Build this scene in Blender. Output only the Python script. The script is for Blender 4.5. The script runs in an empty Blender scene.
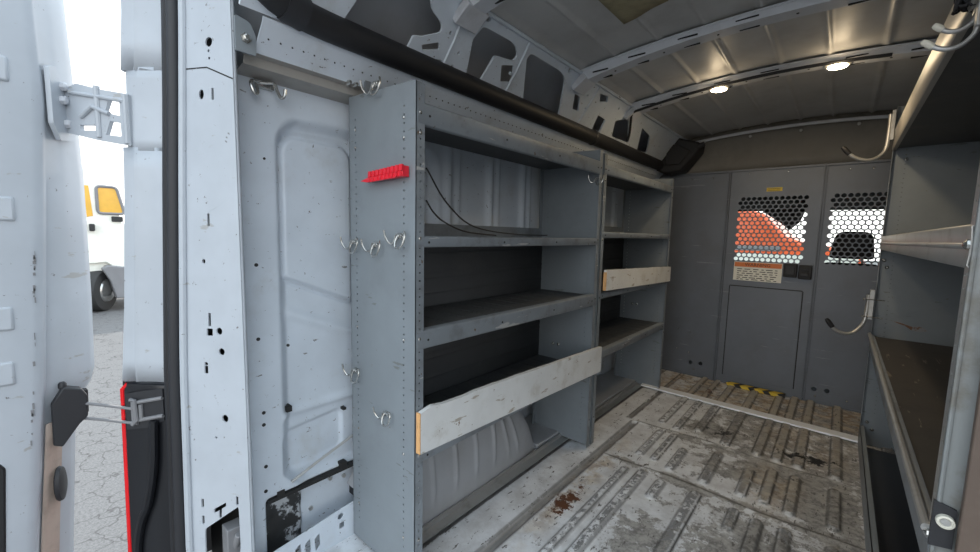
import bpy, bmesh, math, random
from mathutils import Vector, Matrix
import numpy as np
random.seed(7)
C = bpy.context.scene.collection
PI = math.pi

# ------------------------------------------------------------------ materials
def nd(nt, t, **k):
    n = nt.nodes.new(t)
    for a, v in k.items(): setattr(n, a, v)
    return n
def L(nt, a, b): nt.links.new(a, b)
def mixc(nt, fac, a, b):
    m = nd(nt, 'ShaderNodeMix', data_type='RGBA')
    for sock, v in ((m.inputs[0], fac), (m.inputs[6], a), (m.inputs[7], b)):
        if hasattr(v, 'links'): L(nt, v, sock)
        elif isinstance(v, (int, float)): sock.default_value = v
        else: sock.default_value = (*v, 1) if len(v) == 3 else v
    return m.outputs[2]
def ramp(nt, v, lo, hi):
    m = nd(nt, 'ShaderNodeMapRange', interpolation_type='SMOOTHSTEP')
    L(nt, v, m.inputs[0]); m.inputs[1].default_value = lo; m.inputs[2].default_value = hi
    return m.outputs[0]
def noise(nt, scale, detail=6, rough=.6, stretch=None, seed=0):
    tc = nd(nt, 'ShaderNodeTexCoord'); mp = nd(nt, 'ShaderNodeMapping')
    L(nt, tc.outputs['Object'], mp.inputs[0])
    if stretch: mp.inputs['Scale'].default_value = stretch
    mp.inputs['Location'].default_value = (seed*3.1, seed*1.7, seed*2.3)
    n = nd(nt, 'ShaderNodeTexNoise'); n.inputs['Scale'].default_value = scale
    n.inputs['Detail'].default_value = detail; n.inputs['Roughness'].default_value = rough
    L(nt, mp.outputs[0], n.inputs['Vector'])
    return n.outputs[0]
def math_(nt, op, a, b):
    m = nd(nt, 'ShaderNodeMath', operation=op)
    for i, v in enumerate((a, b)):
        if hasattr(v, 'links'): L(nt, v, m.inputs[i])
        else: m.inputs[i].default_value = v
    return m.outputs[0]
def attr(nt, name):
    return nd(nt, 'ShaderNodeAttribute', attribute_name=name).outputs['Fac']
def mat(name, col, rough=.5, metal=0., dirt=None, spots=None, scr=None, tint=.06, bump=0, bscale=60, emit=None):
    m = bpy.data.materials.new(name); m.use_nodes = True; nt = m.node_tree
    p = nt.nodes['Principled BSDF']
    p.inputs['Roughness'].default_value = rough; p.inputs['Metallic'].default_value = metal
    c = mixc(nt, ramp(nt, noise(nt, 3.5, 4), .3, .7), tuple(v*(1-tint) for v in col), tuple(min(1, v*(1+tint)) for v in col))
    if dirt:
        c = mixc(nt, math_(nt, 'MULTIPLY', ramp(nt, noise(nt, dirt[1], 8, .65, seed=1), dirt[2], dirt[3]), dirt[4] if len(dirt) > 4 else 1.), c, dirt[0])
    if spots:
        c = mixc(nt, ramp(nt, noise(nt, spots[1], 10, .7, seed=2), spots[2], spots[2]+.02), c, spots[0])
    if scr:
        c = mixc(nt, ramp(nt, noise(nt, scr[1], 5, .6, stretch=scr[3], seed=4), scr[2], scr[2]+.03), c, scr[0])
    L(nt, c, p.inputs['Base Color'])
    if bump:
        b = nd(nt, 'ShaderNodeBump'); b.inputs['Strength'].default_value = bump; b.inputs['Distance'].default_value = .004
        L(nt, noise(nt, bscale, 4), b.inputs['Height']); L(nt, b.outputs[0], p.inputs['Normal'])
    if emit:
        p.inputs['Emission Color'].default_value = (*emit[0], 1); p.inputs['Emission Strength'].default_value = emit[1]
    return m
M = {}
M['white'] = mat('white_paint', (.465, .50, .545), .38, spots=((.16, .15, .15), 46, .65), scr=((.38, .38, .38), 9, .66, (1, 1, 3)), bump=.03)
M['whitewall'] = mat('white_inner_paint', (.62, .68, .75), .42, dirt=((.46, .47, .47), 6, .52, .8, .6), spots=((.12, .12, .12), 52, .65), scr=((.2, .2, .2), 17, .675, (1, 1.2, 3)), bump=.04)
M['skin'] = mat('grey_primed_steel', (.40, .41, .43), .5, dirt=((.3, .29, .28), 4, .45, .8, .6), bump=.05)
M['roof'] = mat('roof_sheet_steel', (.52, .52, .515), .42, dirt=((.38, .37, .36), 5, .45, .75, .6), bump=.06)
M['bow'] = mat('roof_bow_paint', (.60, .62, .66), .4, dirt=((.36, .36, .36), 7, .5, .8, .6))
M['panel'] = mat('light_grey_shelf_paint', (.222, .250, .272), .42, dirt=((.175, .19, .205), 5, .5, .75, .5), scr=((.16, .17, .17), 7, .66, (1, 1, 5)), spots=((.17, .15, .13), 30, .67))
M['shelf'] = mat('grey_shelf_paint', (.26, .29, .32), .4, metal=.25, dirt=((.16, .165, .17), 9, .45, .7, .7), spots=((.14, .09, .06), 26, .645), scr=((.5, .5, .5), 10, .65, (3, .4, 3)))
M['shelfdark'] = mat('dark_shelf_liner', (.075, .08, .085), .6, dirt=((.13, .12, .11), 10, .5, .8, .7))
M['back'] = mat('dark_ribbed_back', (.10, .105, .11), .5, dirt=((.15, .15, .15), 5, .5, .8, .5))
M['bulk'] = mat('bulkhead_grey_paint', (.150, .168, .198), .42, metal=.2, dirt=((.13, .135, .15), 4, .45, .8, .7), scr=((.24, .25, .27), 8, .67, (.4, 1, 6)))
M['olive'] = mat('headliner_panel', (.20, .19, .17), .6, dirt=((.13, .125, .11), 5, .5, .8, .6))
M['black'] = mat('black_plastic', (.016, .016, .018), .55, bump=.05, bscale=200)
M['rubber'] = mat('black_rubber', (.022, .023, .027), .5, bump=.1, bscale=120)
M['housing'] = mat('black_lamp_housing', (.010, .011, .014), .35)
M['red'] = mat('red_lens', (.75, .01, .015), .2)
M['redp'] = mat('red_plastic', (.80, .02, .04), .35)
M['zinc'] = mat('zinc_wire', (.50, .50, .48), .25, metal=.9)
M['post'] = mat('grimy_grey_post', (.24, .255, .255), .5, dirt=((.15, .135, .11), 9, .48, .7, .8), scr=((.12, .10, .08), 8, .62, (2.5, 1, 1)))
M['beige'] = mat('primed_rail_steel', (.34, .325, .30), .45, dirt=((.24, .22, .20), 8, .5, .8, .8))
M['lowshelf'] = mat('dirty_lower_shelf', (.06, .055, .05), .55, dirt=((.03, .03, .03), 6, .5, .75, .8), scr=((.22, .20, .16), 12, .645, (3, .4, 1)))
M['steel'] = mat('worn_steel', (.50, .50, .49), .38, metal=.6, dirt=((.28, .26, .23), 12, .5, .75, .6))
M['alu'] = mat('aluminium_strip', (.84, .87, .90), .45, dirt=((.6, .62, .65), 14, .5, .8, .5))
M['hole'] = mat('dark_recess', (.02, .02, .02), .8)
M['board'] = mat('white_painted_board', (.70, .71, .71), .6, dirt=((.52, .50, .46), 10, .48, .75, .7), spots=((.20, .13, .08), 30, .64), scr=((.42, .38, .33), 12, .645, (3, .6, 3)), bump=.15, bscale=40)
M['woodend'] = mat('raw_plywood', (.72, .40, .17), .7, dirt=((.45, .24, .10), 30, .5, .7, .7))
M['brown'] = mat('brown_board', (.13, .095, .075), .6, dirt=((.24, .19, .15), 5, .45, .75, .7), scr=((.04, .035, .03), 7, .66, (1, 1, 3)))
M['fade'] = mat('yellowed_foam_pad', (.33, .29, .18), .9, dirt=((.22, .19, .12), 16, .4, .7, .9), bump=.3)
M['lamp'] = mat('warm_lamp_lens', (1, .9, .7), .3, emit=((1, .80, .50), 16))
M['lampr'] = mat('lamp_ring', (.75, .72, .65), .35)
M['yellow'] = mat('yellow_sticker', (.80, .58, .06), .5)
M['paper'] = mat('label_paper', (.85, .85, .78), .6)
M['orange'] = mat('orange_label_band', (.75, .22, .06), .5)
M['ink'] = mat('black_ink', (.03, .03, .03), .6)
M['ringw'] = mat('cream_ring', (.72, .70, .60), .4)
M['tan'] = mat('dirty_door_trim', (.50, .40, .34), .5, dirt=((.30, .24, .20), 8, .45, .75, .8))
M['wet'] = mat('black_floor_mat', (.03, .035, .045), .35, dirt=((.05, .05, .05), 5, .5, .8, .8))
M['orangecar'] = mat('orange_car_paint', (.80, .13, .04), .25)
M['whitecar'] = mat('white_truck_paint', (.85, .84, .76), .3)
M['amber'] = mat('amber_reflection_window', (.75, .42, .06), .15)  # amber reflection on the truck glass, painted as base colour
M['greyp'] = mat('grey_bumper_plastic', (.22, .22, .23), .5)
M['tyre'] = mat('tyre_rubber', (.03, .03, .03), .7)
M['cab'] = mat('dark_cab_lining', (.05, .05, .05), .8)
M['seat'] = mat('black_seat_cloth', (.025, .025, .028), .85)

def glass_mat():
    m = bpy.data.materials.new('windscreen_glass'); m.use_nodes = True; nt = m.node_tree
    for n in list(nt.nodes):
        if n.type == 'BSDF_PRINCIPLED': nt.nodes.remove(n)
    t = nd(nt, 'ShaderNodeBsdfTransparent'); t.inputs[0].default_value = (.93, .96, .95, 1)
    g = nd(nt, 'ShaderNodeBsdfGlossy'); g.inputs['Roughness'].default_value = .02
    x = nd(nt, 'ShaderNodeMixShader'); x.inputs[0].default_value = .06
    L(nt, t.outputs[0], x.inputs[1]); L(nt, g.outputs[0], x.inputs[2])
    L(nt, x.outputs[0], nt.nodes['Material Output'].inputs[0]); return m
M['glass'] = glass_mat()

def floor_mat():
    m = bpy.data.materials.new('worn_corrugated_floor'); m.use_nodes = True; nt = m.node_tree
    p = nt.nodes['Principled BSDF']; p.inputs['Roughness'].default_value = .45
    c = mixc(nt, ramp(nt, noise(nt, 8, 8, .7), .35, .65), (.58, .585, .60), (.78, .80, .83))
    # bare rib tops
    ribn = math_(nt, 'MULTIPLY', attr(nt, 'rib'), ramp(nt, math_(nt, 'ADD', noise(nt, 30, 9, .75, seed=3), math_(nt, 'MULTIPLY', attr(nt, 'dirty'), .18)), .49, .53))
    c = mixc(nt, ribn, c, (.22, .225, .235))
    c = mixc(nt, math_(nt, 'MULTIPLY', attr(nt, 'bare'), .85), c, mixc(nt, ramp(nt, noise(nt, 20, 8, .7, stretch=(1, .3, 1)), .35, .65), (.13, .125, .12), (.26, .25, .24)))
    # grime patches whose density follows the dirt attribute
    g = math_(nt, 'ADD', math_(nt, 'ADD', math_(nt, 'MULTIPLY', noise(nt, 17, 12, .78, seed=5), .75), math_(nt, 'MULTIPLY', noise(nt, 4, 4, seed=8), .3)), math_(nt, 'MULTIPLY', attr(nt, 'dirty'), .21))
    c = mixc(nt, math_(nt, 'MULTIPLY', ramp(nt, g, .630, .675), .90), c, mixc(nt, ramp(nt, noise(nt, 30, 8, .75, seed=6), .35, .62), (.13, .125, .12), (.40, .39, .37)))
    br = math_(nt, 'MULTIPLY', attr(nt, 'brown'), ramp(nt, noise(nt, 11, 10, .72, seed=7), .40, .58))
    pale = math_(nt, 'MULTIPLY', attr(nt, 'rib'), math_(nt, 'MULTIPLY', attr(nt, 'brown'), .8))
    c = mixc(nt, br, c, mixc(nt, ramp(nt, noise(nt, 22, 6, seed=9), .4, .6), (.30, .21, .125), (.62, .54, .42)))
    c = mixc(nt, pale, c, (.46, .43, .37))
    ru = ramp(nt, math_(nt, 'ADD', math_(nt, 'MULTIPLY', attr(nt, 'rust'), .30), math_(nt, 'MULTIPLY', noise(nt, 24, 10, .75, seed=2), 1.)), .72, .75)
    c = mixc(nt, ru, c, (.12, .05, .025))
    bk = ramp(nt, math_(nt, 'ADD', math_(nt, 'MULTIPLY', attr(nt, 'tar'), .30), math_(nt, 'MULTIPLY', noise(nt, 20, 10, .75, seed=12), 1.)), .74, .77)
    c = mixc(nt, bk, c, (.018, .017, .016))
    ot = math_(nt, 'MULTIPLY', attr(nt, 'line'), ramp(nt, noise(nt, 14, 8, .75, seed=11), .36, .46))
    c = mixc(nt, ot, c, (.06, .058, .055))
    c = mixc(nt, math_(nt, 'MULTIPLY', attr(nt, 'tip'), ramp(nt, noise(nt, 25, 4, seed=14), .35, .5)), c, (.75, .77, .78))
    c = mixc(nt, ramp(nt, noise(nt, 30, 10, .72, stretch=(1.8, .6, 1), seed=10), .60, .615), c, (.11, .105, .10))
    L(nt, c, p.inputs['Base Color'])
    b = nd(nt, 'ShaderNodeBump'); b.inputs['Strength'].default_value = .25; b.inputs['Distance'].default_value = .004
    L(nt, noise(nt, 40, 8), b.inputs['Height']); L(nt, b.outputs[0], p.inputs['Normal'])
    return m
M['floor'] = floor_mat()

def ground_mat():
    m = bpy.data.materials.new('cracked_asphalt'); m.use_nodes = True; nt = m.node_tree
    p = nt.nodes['Principled BSDF']; p.inputs['Roughness'].default_value = .9
    c = mixc(nt, ramp(nt, noise(nt, 60, 8, .75), .3, .7), (.10, .096, .096), (.20, .195, .195))
    tc = nd(nt, 'ShaderNodeTexCoord'); v = nd(nt, 'ShaderNodeTexVoronoi', feature='DISTANCE_TO_EDGE')
    v.inputs['Scale'].default_value = 4.2
    wn = nd(nt, 'ShaderNodeTexNoise'); wn.inputs['Scale'].default_value = 6; L(nt, tc.outputs['Object'], wn.inputs['Vector'])
    vm = nd(nt, 'ShaderNodeVectorMath', operation='MULTIPLY_ADD'); vm.inputs[1].default_value = (.3, .3, .3)
    L(nt, wn.outputs[1], vm.inputs[0]); L(nt, tc.outputs['Object'], vm.inputs[2]); L(nt, vm.outputs[0], v.inputs['Vector'])
    mr = nd(nt, 'ShaderNodeMapRange'); L(nt, v.outputs[0], mr.inputs[0]); mr.inputs[1].default_value = .0; mr.inputs[2].default_value = .035
    mr.inputs[3].default_value = 1; mr.inputs[4].default_value = 0
    c = mixc(nt, math_(nt, 'MULTIPLY', mr.outputs[0], .75), c, (.045, .04, .04))
    L(nt, c, p.inputs['Base Color']); return m
M['ground'] = ground_mat()

# ------------------------------------------------------------------ mesh helpers (world coordinates, converted when built)
class MB:
    def __init__(s): s.v = []; s.f = []; s.marks = []
    def add(s, vs, fs):
        o = len(s.v); s.marks.append((o, len(s.f))); s.v += [tuple(map(float, p)) for p in vs]; s.f += [tuple(i+o for i in f) for f in fs]; return s
    def box(s, lo, hi, rot=None, piv=None):
        x0, y0, z0 = lo; x1, y1, z1 = hi
        vs = [Vector(p) for p in ((x0,y0,z0),(x1,y0,z0),(x1,y1,z0),(x0,y1,z0),(x0,y0,z1),(x1,y0,z1),(x1,y1,z1),(x0,y1,z1))]
        if rot:
            c = Vector(piv) if piv else (Vector(lo)+Vector(hi))/2
            vs = [rot @ (p-c)+c for p in vs]
        return s.add(vs, [(0,3,2,1),(4,5,6,7),(0,1,5,4),(1,2,6,5),(2,3,7,6),(3,0,4,7)])
    def tube(s, path, r, n=8, cap=True):
        P = [Vector(p) for p in path]; rs = r if isinstance(r, (list, tuple)) else [r]*len(P)
        t0 = (P[1]-P[0]).normalized(); up = Vector((0,0,1)) if abs(t0.z) < .9 else Vector((1,0,0))
        nrm = t0.cross(up).normalized(); vs = []; fs = []
        for i, p in enumerate(P):
            t = (P[min(i+1, len(P)-1)]-P[max(i-1, 0)]).normalized()
            nrm = (nrm - t*nrm.dot(t)).normalized(); b = t.cross(nrm)
            for k in range(n):
                a = 2*PI*k/n; vs.append(p+(nrm*math.cos(a)+b*math.sin(a))*rs[i])
        for i in range(len(P)-1):
            for k in range(n):
                fs.append((i*n+k, i*n+(k+1) % n, (i+1)*n+(k+1) % n, (i+1)*n+k))
        if cap: fs.append(tuple(reversed(range(n)))); fs.append(tuple((len(P)-1)*n+k for k in range(n)))
        return s.add(vs, fs)
    def cyl(s, a, b, r, n=16): return s.tube([a, b], r, n)
    def lathe(s, c, axis, prof, n=24):   # prof: (radius, height along axis)
        ax = Vector(axis).normalized(); u = ax.orthogonal().normalized(); w = ax.cross(u); c = Vector(c)
        vs = []; fs = []; m = len(prof)
        for r, h in prof:
            for k in range(n):
                a = 2*PI*k/n; vs.append(c+ax*h+(u*math.cos(a)+w*math.sin(a))*r)
        for i in range(m-1):
            for k in range(n): fs.append((i*n+k, i*n+(k+1) % n, (i+1)*n+(k+1) % n, (i+1)*n+k))
        fs.append(tuple(reversed(range(n)))); fs.append(tuple((m-1)*n+k for k in range(n)))
        return s.add(vs, fs)
    def prism(s, poly, axis, a, b):      # polygon in the two other axes, extruded along axis from a to b
        def P(p, h):
            q = [0, 0, 0]; o = [i for i in range(3) if i != axis]; q[o[0]] = p[0]; q[o[1]] = p[1]; q[axis] = h; return q
        n = len(poly)
        return s.add([P(p, a) for p in poly]+[P(p, b) for p in poly],
                     [tuple(range(n))[::-1], tuple(range(n, 2*n))]+[(i, (i+1) % n, n+(i+1) % n, n+i) for i in range(n)])
    def ribbon(s, prof, y0, y1, th=.002):    # open xz profile swept along y, given thickness
        pr = [Vector((p[0], 0, p[1])) for p in prof]; nr = []
        for i in range(len(pr)):
            t = (pr[min(i+1, len(pr)-1)]-pr[max(i-1, 0)]).normalized(); nr.append(Vector((t.z, 0, -t.x)))
        ring = [p for p in pr]+[pr[i]+nr[i]*th for i in reversed(range(len(pr)))]
        return s.prism([(p.x, p.z) for p in ring], 1, y0, y1)
    def grid(s, fn, us, vs_):
        vs = [fn(u, v) for u in us for v in vs_]; n = len(vs_)
        return s.add(vs, [(i*n+j, (i+1)*n+j, (i+1)*n+j+1, i*n+j+1) for i in range(len(us)-1) for j in range(n-1)])

def fix(me, smooth=35):
    bm = bmesh.new(); bm.from_mesh(me); bmesh.ops.recalc_face_normals(bm, faces=bm.faces); bm.to_mesh(me); bm.free()
    if smooth:
        me.polygons.foreach_set('use_smooth', [True]*len(me.polygons)); me.set_sharp_from_angle(angle=math.radians(smooth))
EACH = {'rivet', 'bolt', 'tooth', 'screw', 'stud', 'lip_hole', 'stiffening_bead', 'rail_bolt', 'hinge_bolt', 'push_pin', 'slot', 'yellow_stripe', 'dark_hole', 'latch', 'handle', 'mirror', 'seam_flange', 'groove', 'post', 'scuff_mark', 'scratch'}
def rootloc(o):
    while o is not None and o.parent: o = o.parent
    return Vector(o.location) if o is not None else Vector((0, 0, 0))
def build(mb, name, m, parent=None, bevel=0, smooth=35, recalc=True, solid=0):
    if name in EACH and parent is not None and len(mb.marks) > 1:      # every small fitting is a part of its own
        mk = mb.marks+[(len(mb.v), len(mb.f))]; o = None
        for (a, fa), (b, fb) in zip(mk, mk[1:]):
            p = MB(); p.v = mb.v[a:b]; p.f = [tuple(i-a for i in q) for q in mb.f[fa:fb]]
            o = build(p, name, m, parent, bevel, smooth, recalc, solid)
        return o
    vs = mb.v
    if parent is not None: org = rootloc(parent)
    else:
        xs, ys, zs = zip(*vs); org = Vector(((min(xs)+max(xs))/2, (min(ys)+max(ys))/2, min(zs)))
    me = bpy.data.meshes.new(name)
    me.from_pydata([(v[0]-org.x, v[1]-org.y, v[2]-org.z) for v in vs], [], mb.f)
    if recalc: fix(me, smooth)
    else:
        me.polygons.foreach_set('use_smooth', [True]*len(me.polygons))
    me.materials.append(M[m] if isinstance(m, str) else m)
    o = bpy.data.objects.new(name, me); C.objects.link(o)
    if parent is not None: o.parent = parent
    else: o.location = org
    if solid:
        k = o.modifiers.new('solid', 'SOLIDIFY'); k.thickness = solid; k.offset = 0
    if bevel:
        b = o.modifiers.new('bevel', 'BEVEL'); b.width = bevel; b.segments = 2; b.limit_method = 'ANGLE'
    return o
def tag(o, label=None, cat=None, group=None, kind=None):
    if label: o['label'] = label
    if cat: o['category'] = cat
    if group: o['group'] = group
    if kind: o['kind'] = kind
    return o
def thing(name, loc, label, cat, group=None):
    o = bpy.data.objects.new(name, None); C.objects.link(o); o.location = loc; o.empty_display_size = .05
    return tag(o, label, cat, group)
def struct(o): o['kind'] = 'structure'; return o
def plate(outer, holes, th, fn):
    """flat sheet with holes; fn(u, v, w) places it in the world (w = 0..th). returns MB"""
    cu = bpy.data.curves.new('sheet', 'CURVE'); cu.dimensions = '2D'; cu.fill_mode = 'BOTH'; cu.extrude = th/2
    for poly in [outer]+holes:
        s = cu.splines.new('POLY'); s.points.add(len(poly)-1)
        for p, q in zip(s.points, poly): p.co = (q[0], q[1], 0, 1)
        s.use_cyclic_u = True
    o = bpy.data.objects.new('sheet', cu); C.objects.link(o)
    me = o.to_mesh()
    mb = MB(); mb.add([fn(v.co.x, v.co.y, v.co.z+th/2) for v in me.vertices], [tuple(p.vertices) for p in me.polygons])
    o.to_mesh_clear(); bpy.data.objects.remove(o); bpy.data.curves.remove(cu)
    return mb
def circ(x, y, r, n=10, ry=None): return [(x+r*math.cos(2*PI*k/n), y+(ry or r)*math.sin(2*PI*k/n)) for k in range(n)]
def rrect(x0, y0, x1, y1, r=.004): return rpoly([(x0,y0),(x1,y0),(x1,y1),(x0,y1)], r)
def rpoly(pts, r, n=4):
    out = []; m = len(pts)
    for i in range(m):
        p = Vector(pts[i]); a = Vector(pts[i-1])-p; b = Vector(pts[(i+1) % m])-p
        rr = min(r, a.length*.45, b.length*.45); a = p+a.normalized()*rr; b = p+b.normalized()*rr
        for k in range(n+1):
            t = k/n; q = a*(1-t)**2+p*2*t*(1-t)+b*t*t; out.append((q.x, q.y))
    return out
def smooth(e0, e1, x):
    t = np.clip((x-e0)/(e1-e0), 0, 1); return t*t*(3-2*t)
def curve(pts, n=6):    # catmull-rom
    P = [Vector(p) for p in pts]; P = [P[0]*2-P[1]]+P+[P[-1]*2-P[-2]]; o = []
    for i in range(1, len(P)-2):
        for k in range(n):
            t = k/n; a, b, c, d = P[i-1:i+3]
            o.append(.5*((2*b)+(c-a)*t+(2*a-5*b+4*c-d)*t*t+(-a+3*b-3*c+d)*t**3))
    o.append(P[-2]); return o
def lin(a, b, n): return [a+(b-a)*i/(n-1) for i in range(n)]

# ------------------------------------------------------------------ floor
def sdstad(X, Y, x, y0, y1, hw):
    dy = np.maximum(np.maximum(y0+hw-Y, Y-(y1-hw)), 0); return np.hypot(X-x, dy)-hw
fx = np.arange(-1.50, .72, .0065); fy = np.arange(.44, 3.90, .0085)
X, Y = np.meshgrid(fx, fy, indexing='ij')
Z = np.zeros_like(X); rib = np.zeros_like(X); line = np.zeros_like(X); tip = np.zeros_like(X); bare = np.zeros_like(X)
RIBX = [-.588, -.427, -.267, -.176, -.082, .072, .30, .45]
ribs = []
for x in RIBX:
    ribs.append((x, 2.65 if x > -.5 else 2.73, 3.86, .024))
ribs += [(-.588, 2.16, 2.44, .020), (-.427, 2.15, 2.53, .022), (-.267, 2.16, 2.46, .022), (-.176, 2.165, 2.53, .022), (-.082, 2.15, 2.535, .022), (.072, 2.16, 2.53, .022)]
ribs += [(-.581, 1.86, 2.035, .020), (-.426, .55, 2.05, .024), (-.266, 1.86, 2.035, .020), (-.179, .55, 2.02, .022), (-.082, .55, 2.03, .022), (.072, .55, 2.03, .022)]
ribs += [(-.68, .55, 2.06, .022), (-.76, .55, 2.03, .016), (-.68, 2.2, 2.58, .018), (-.76, 2.2, 2.58, .018), (-.70, 2.66, 3.86, .02), (-.80, 2.70, 3.86, .02)]
for x, a, b, hw in ribs:
    d = sdstad(X, Y, x, a, b, hw); h = .013*(1-smooth(-.008, .008, d)); Z = np.maximum(Z, h)
    rib = np.maximum(rib, 1-smooth(-.010, -.006, d)); line = np.maximum(line, np.exp(-(d/.0045)**2))
    tip = np.maximum(tip, np.exp(-((X-x)/.03)**2-((Y-a+.012)/.018)**2))
for xg, w, dp, a, b in ((-.935, .022, .012, .5, 2.60), (-.985, .014, .008, 2.62, 3.85), (-1.155, .030, .015, .5, 3.85)):
    g = (1-smooth(w*.6, w, abs(X-xg)))*smooth(a, a+.03, Y)*(1-smooth(b-.03, b, Y)); Z -= dp*g; bare = np.maximum(bare, g)
    line = np.maximum(line, np.exp(-((abs(X-xg)-w)/.005)**2)*(g*0+1)*((Y > a) & (Y < b)))
for ys in (2.615, 2.085):
    wob = ys+.01*np.sin(X*9)
    Z += .004*np.exp(-((Y-wob)/.012)**2)*(X > -.93); line = np.maximum(line, .9*np.exp(-((Y-wob-.012)/.006)**2)*(X > -.93))
def blob(cx, cy, rx, ry, a=0):
    c, s = math.cos(a), math.sin(a); u = (X-cx)*c+(Y-cy)*s; v = -(X-cx)*s+(Y-cy)*c
    return np.clip(1.4-np.hypot(u/rx, v/ry), 0, 1)
dirty = np.clip(.42*smooth(-.85, -.2, X)+.35*smooth(2.0, 2.7, Y)*smooth(-.8, -.45, X), 0, 1)
for b in ((-.53, 1.56, .10, .14), (-.35, 2.33, .12, .06), (-.5, 2.8, .16, .10), (-.1, 2.45, .3, .2), (0, 2.27, .12, .12), (.1, 2.3, .06, .9), (-.3, 2.09, .5, .035), (-.2, 2.6, .5, .035), (-.75, 3.55, .09, .2), (-.15, 1.7, .2, .3), (.0, 1.3, .2, .5)):
    dirty = np.maximum(dirty, .45+.55*blob(*b)) * (blob(*b) > 0) + dirty*(blob(*b) <= 0)
dirty = np.maximum(dirty, .75*blob(-.64, 3.5, .06, .45, .35))
brown = np.maximum(smooth(3.28, 3.32, Y)*smooth(-1.15, -1.0, X)*.95, np.maximum(blob(-.87, 1.75, .06, .55)*.75, np.maximum(blob(-.17, 2.35, .12, .25)*.6, blob(-.1, 3.0, .25, .3)*.55)))
rust = np.maximum(blob(-.853, 1.57, .055, .19), blob(-.70, 3.5, .04, .12)*.8)
tar = np.maximum(blob(-.05, 2.80, .17, .07, .25), blob(-.48, 2.83, .13, .10)*.85)
mb = MB(); n1 = len(fy)
idx = np.arange(X.size).reshape(X.shape)
F = np.stack([idx[:-1, :-1], idx[1:, :-1], idx[1:, 1:], idx[:-1, 1:]], -1).reshape(-1, 4)
mb.v = [tuple(p) for p in np.stack([X, Y, Z], -1).reshape(-1, 3).tolist()]; mb.f = [tuple(f) for f in F.tolist()]
fl = struct(build(mb, 'floor', 'floor', recalc=False))
for nm, A in (('rib', rib), ('line', line), ('tip', tip), ('bare', bare), ('dirty', dirty), ('brown', brown), ('rust', rust), ('tar', tar)):
    at = fl.data.attributes.new(nm, 'FLOAT', 'POINT'); at.data.foreach_set('value', A.astype(np.float32).ravel())
# sub floor that closes the van from below
struct(build(MB().box((-1.6, .30, -.30), (.80, 5.6, -.03)), 'trim_1', 'skin'))

# ------------------------------------------------------------------ left wall (stamped sheet)
def rr(Y, Z, y0, z0, y1, z1, r):
    cy, cz = (y0+y1)/2, (z0+z1)/2; qy = abs(Y-cy)-(y1-y0)/2+r; qz = abs(Z-cz)-(z1-z0)/2+r
    return np.minimum(np.maximum(qy, qz), 0)+np.hypot(np.maximum(qy, 0), np.maximum(qz, 0))-r
wy = np.concatenate([np.arange(.44, .90, .005), np.arange(.90, 3.92, .012)]); wz = np.arange(-.03, 1.69, .0065)
Yw, Zw = np.meshgrid(wy, wz, indexing='ij')
H = np.full_like(Yw, -1.43)
# pocket behind the rear post, its top sweeping forward
d = rr(Yw, Zw, .595, .27, 1.30, 1.565, .09); H -= .035*(1-smooth(-.03, .012, d))
# raised window shape with the fine outline
slant = Zw+(Yw-.62)*.42
d2 = np.maximum(rr(Yw, Zw, .615, .60, .880, 1.515, .06), -(slant-1.03))
H += .010*(1-smooth(-.012, 0, d2)); H -= .014*np.exp(-((d2-.006)/.006)**2)
d3 = rr(Yw, Zw+(Yw-.62)*-.10, .585, .315, .83, .48, .03); H -= .012*(1-smooth(-.012, .004, d3))
H += .012*np.exp(-((slant-.91)/.022)**2)*smooth(.60, .63, Yw)*(Yw < 1.3)   # soft crease under the window
H += .012*np.exp(-((Zw-.545)/.015)**2)*smooth(.58, .60, Yw)
# lower belt under the seam
H -= .05*(1-smooth(.255, .275, Zw))*smooth(.52, .54, Yw)
# behind the racks: vertical swages
for yy in (1.36, 1.66, 1.95, 2.4, 2.8, 3.2):
    H += .022*np.exp(-((Yw-yy)/.022)**2)*smooth(.55, .6, Zw)
    H += .010*np.exp(-((Yw-yy-.07)/.012)**2)*smooth(.55, .6, Zw)
H += .05*smooth(1.35, 1.65, Zw)*smooth(1.0, 1.2, Yw)*0
mb = MB(); idx = np.arange(Yw.size).reshape(Yw.shape)
F = np.stack([idx[:-1, :-1], idx[1:, :-1], idx[1:, 1:], idx[:-1, 1:]], -1).reshape(-1, 4)
mb.v = [tuple(p) for p in np.stack([H, Yw, Zw], -1).reshape(-1, 3).tolist()]; mb.f = [tuple(f) for f in F.tolist()]
wl = struct(build(mb, 'wall_left', 'whitewall', recalc=False))
# small features of the wall: holes, slots and studs (children of the wall)
hb = MB()
for y, z, r in ((.542, 1.423, .004), (.507, 1.083, .006), (.505, .839, .006), (.514, .585, .006), (.513, .543, .006), (.515, .394, .006), (.512, .306, .006), (.60, .80, .005)):
    hb.cyl((-1.432, y+.012, z), (-1.428, y+.012, z), r, 12)
hb.box((-1.47, .602, .560), (-1.430, .620, .580)); hb.box((-1.45, .56, .262), (-1.425, .585, .285)); hb.box((-1.45, .80, .262), (-1.425, .825, .290)); hb.box((-1.45, .815, .50), (-1.429, .828, .510))
build(hb, 'dark_hole', 'hole', wl, smooth=0)
build(MB().box((-1.485, .53, .256), (-1.424, .90, .268)), 'seam', 'hole', wl)
sb = MB()
for y, z in ((.60, .175), (.78, .215), (.84, .20), (.70, .13)): sb.cyl((-1.485, y, z), (-1.472, y, z), .008, 10)
build(sb, 'stud', 'steel', wl)
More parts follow.
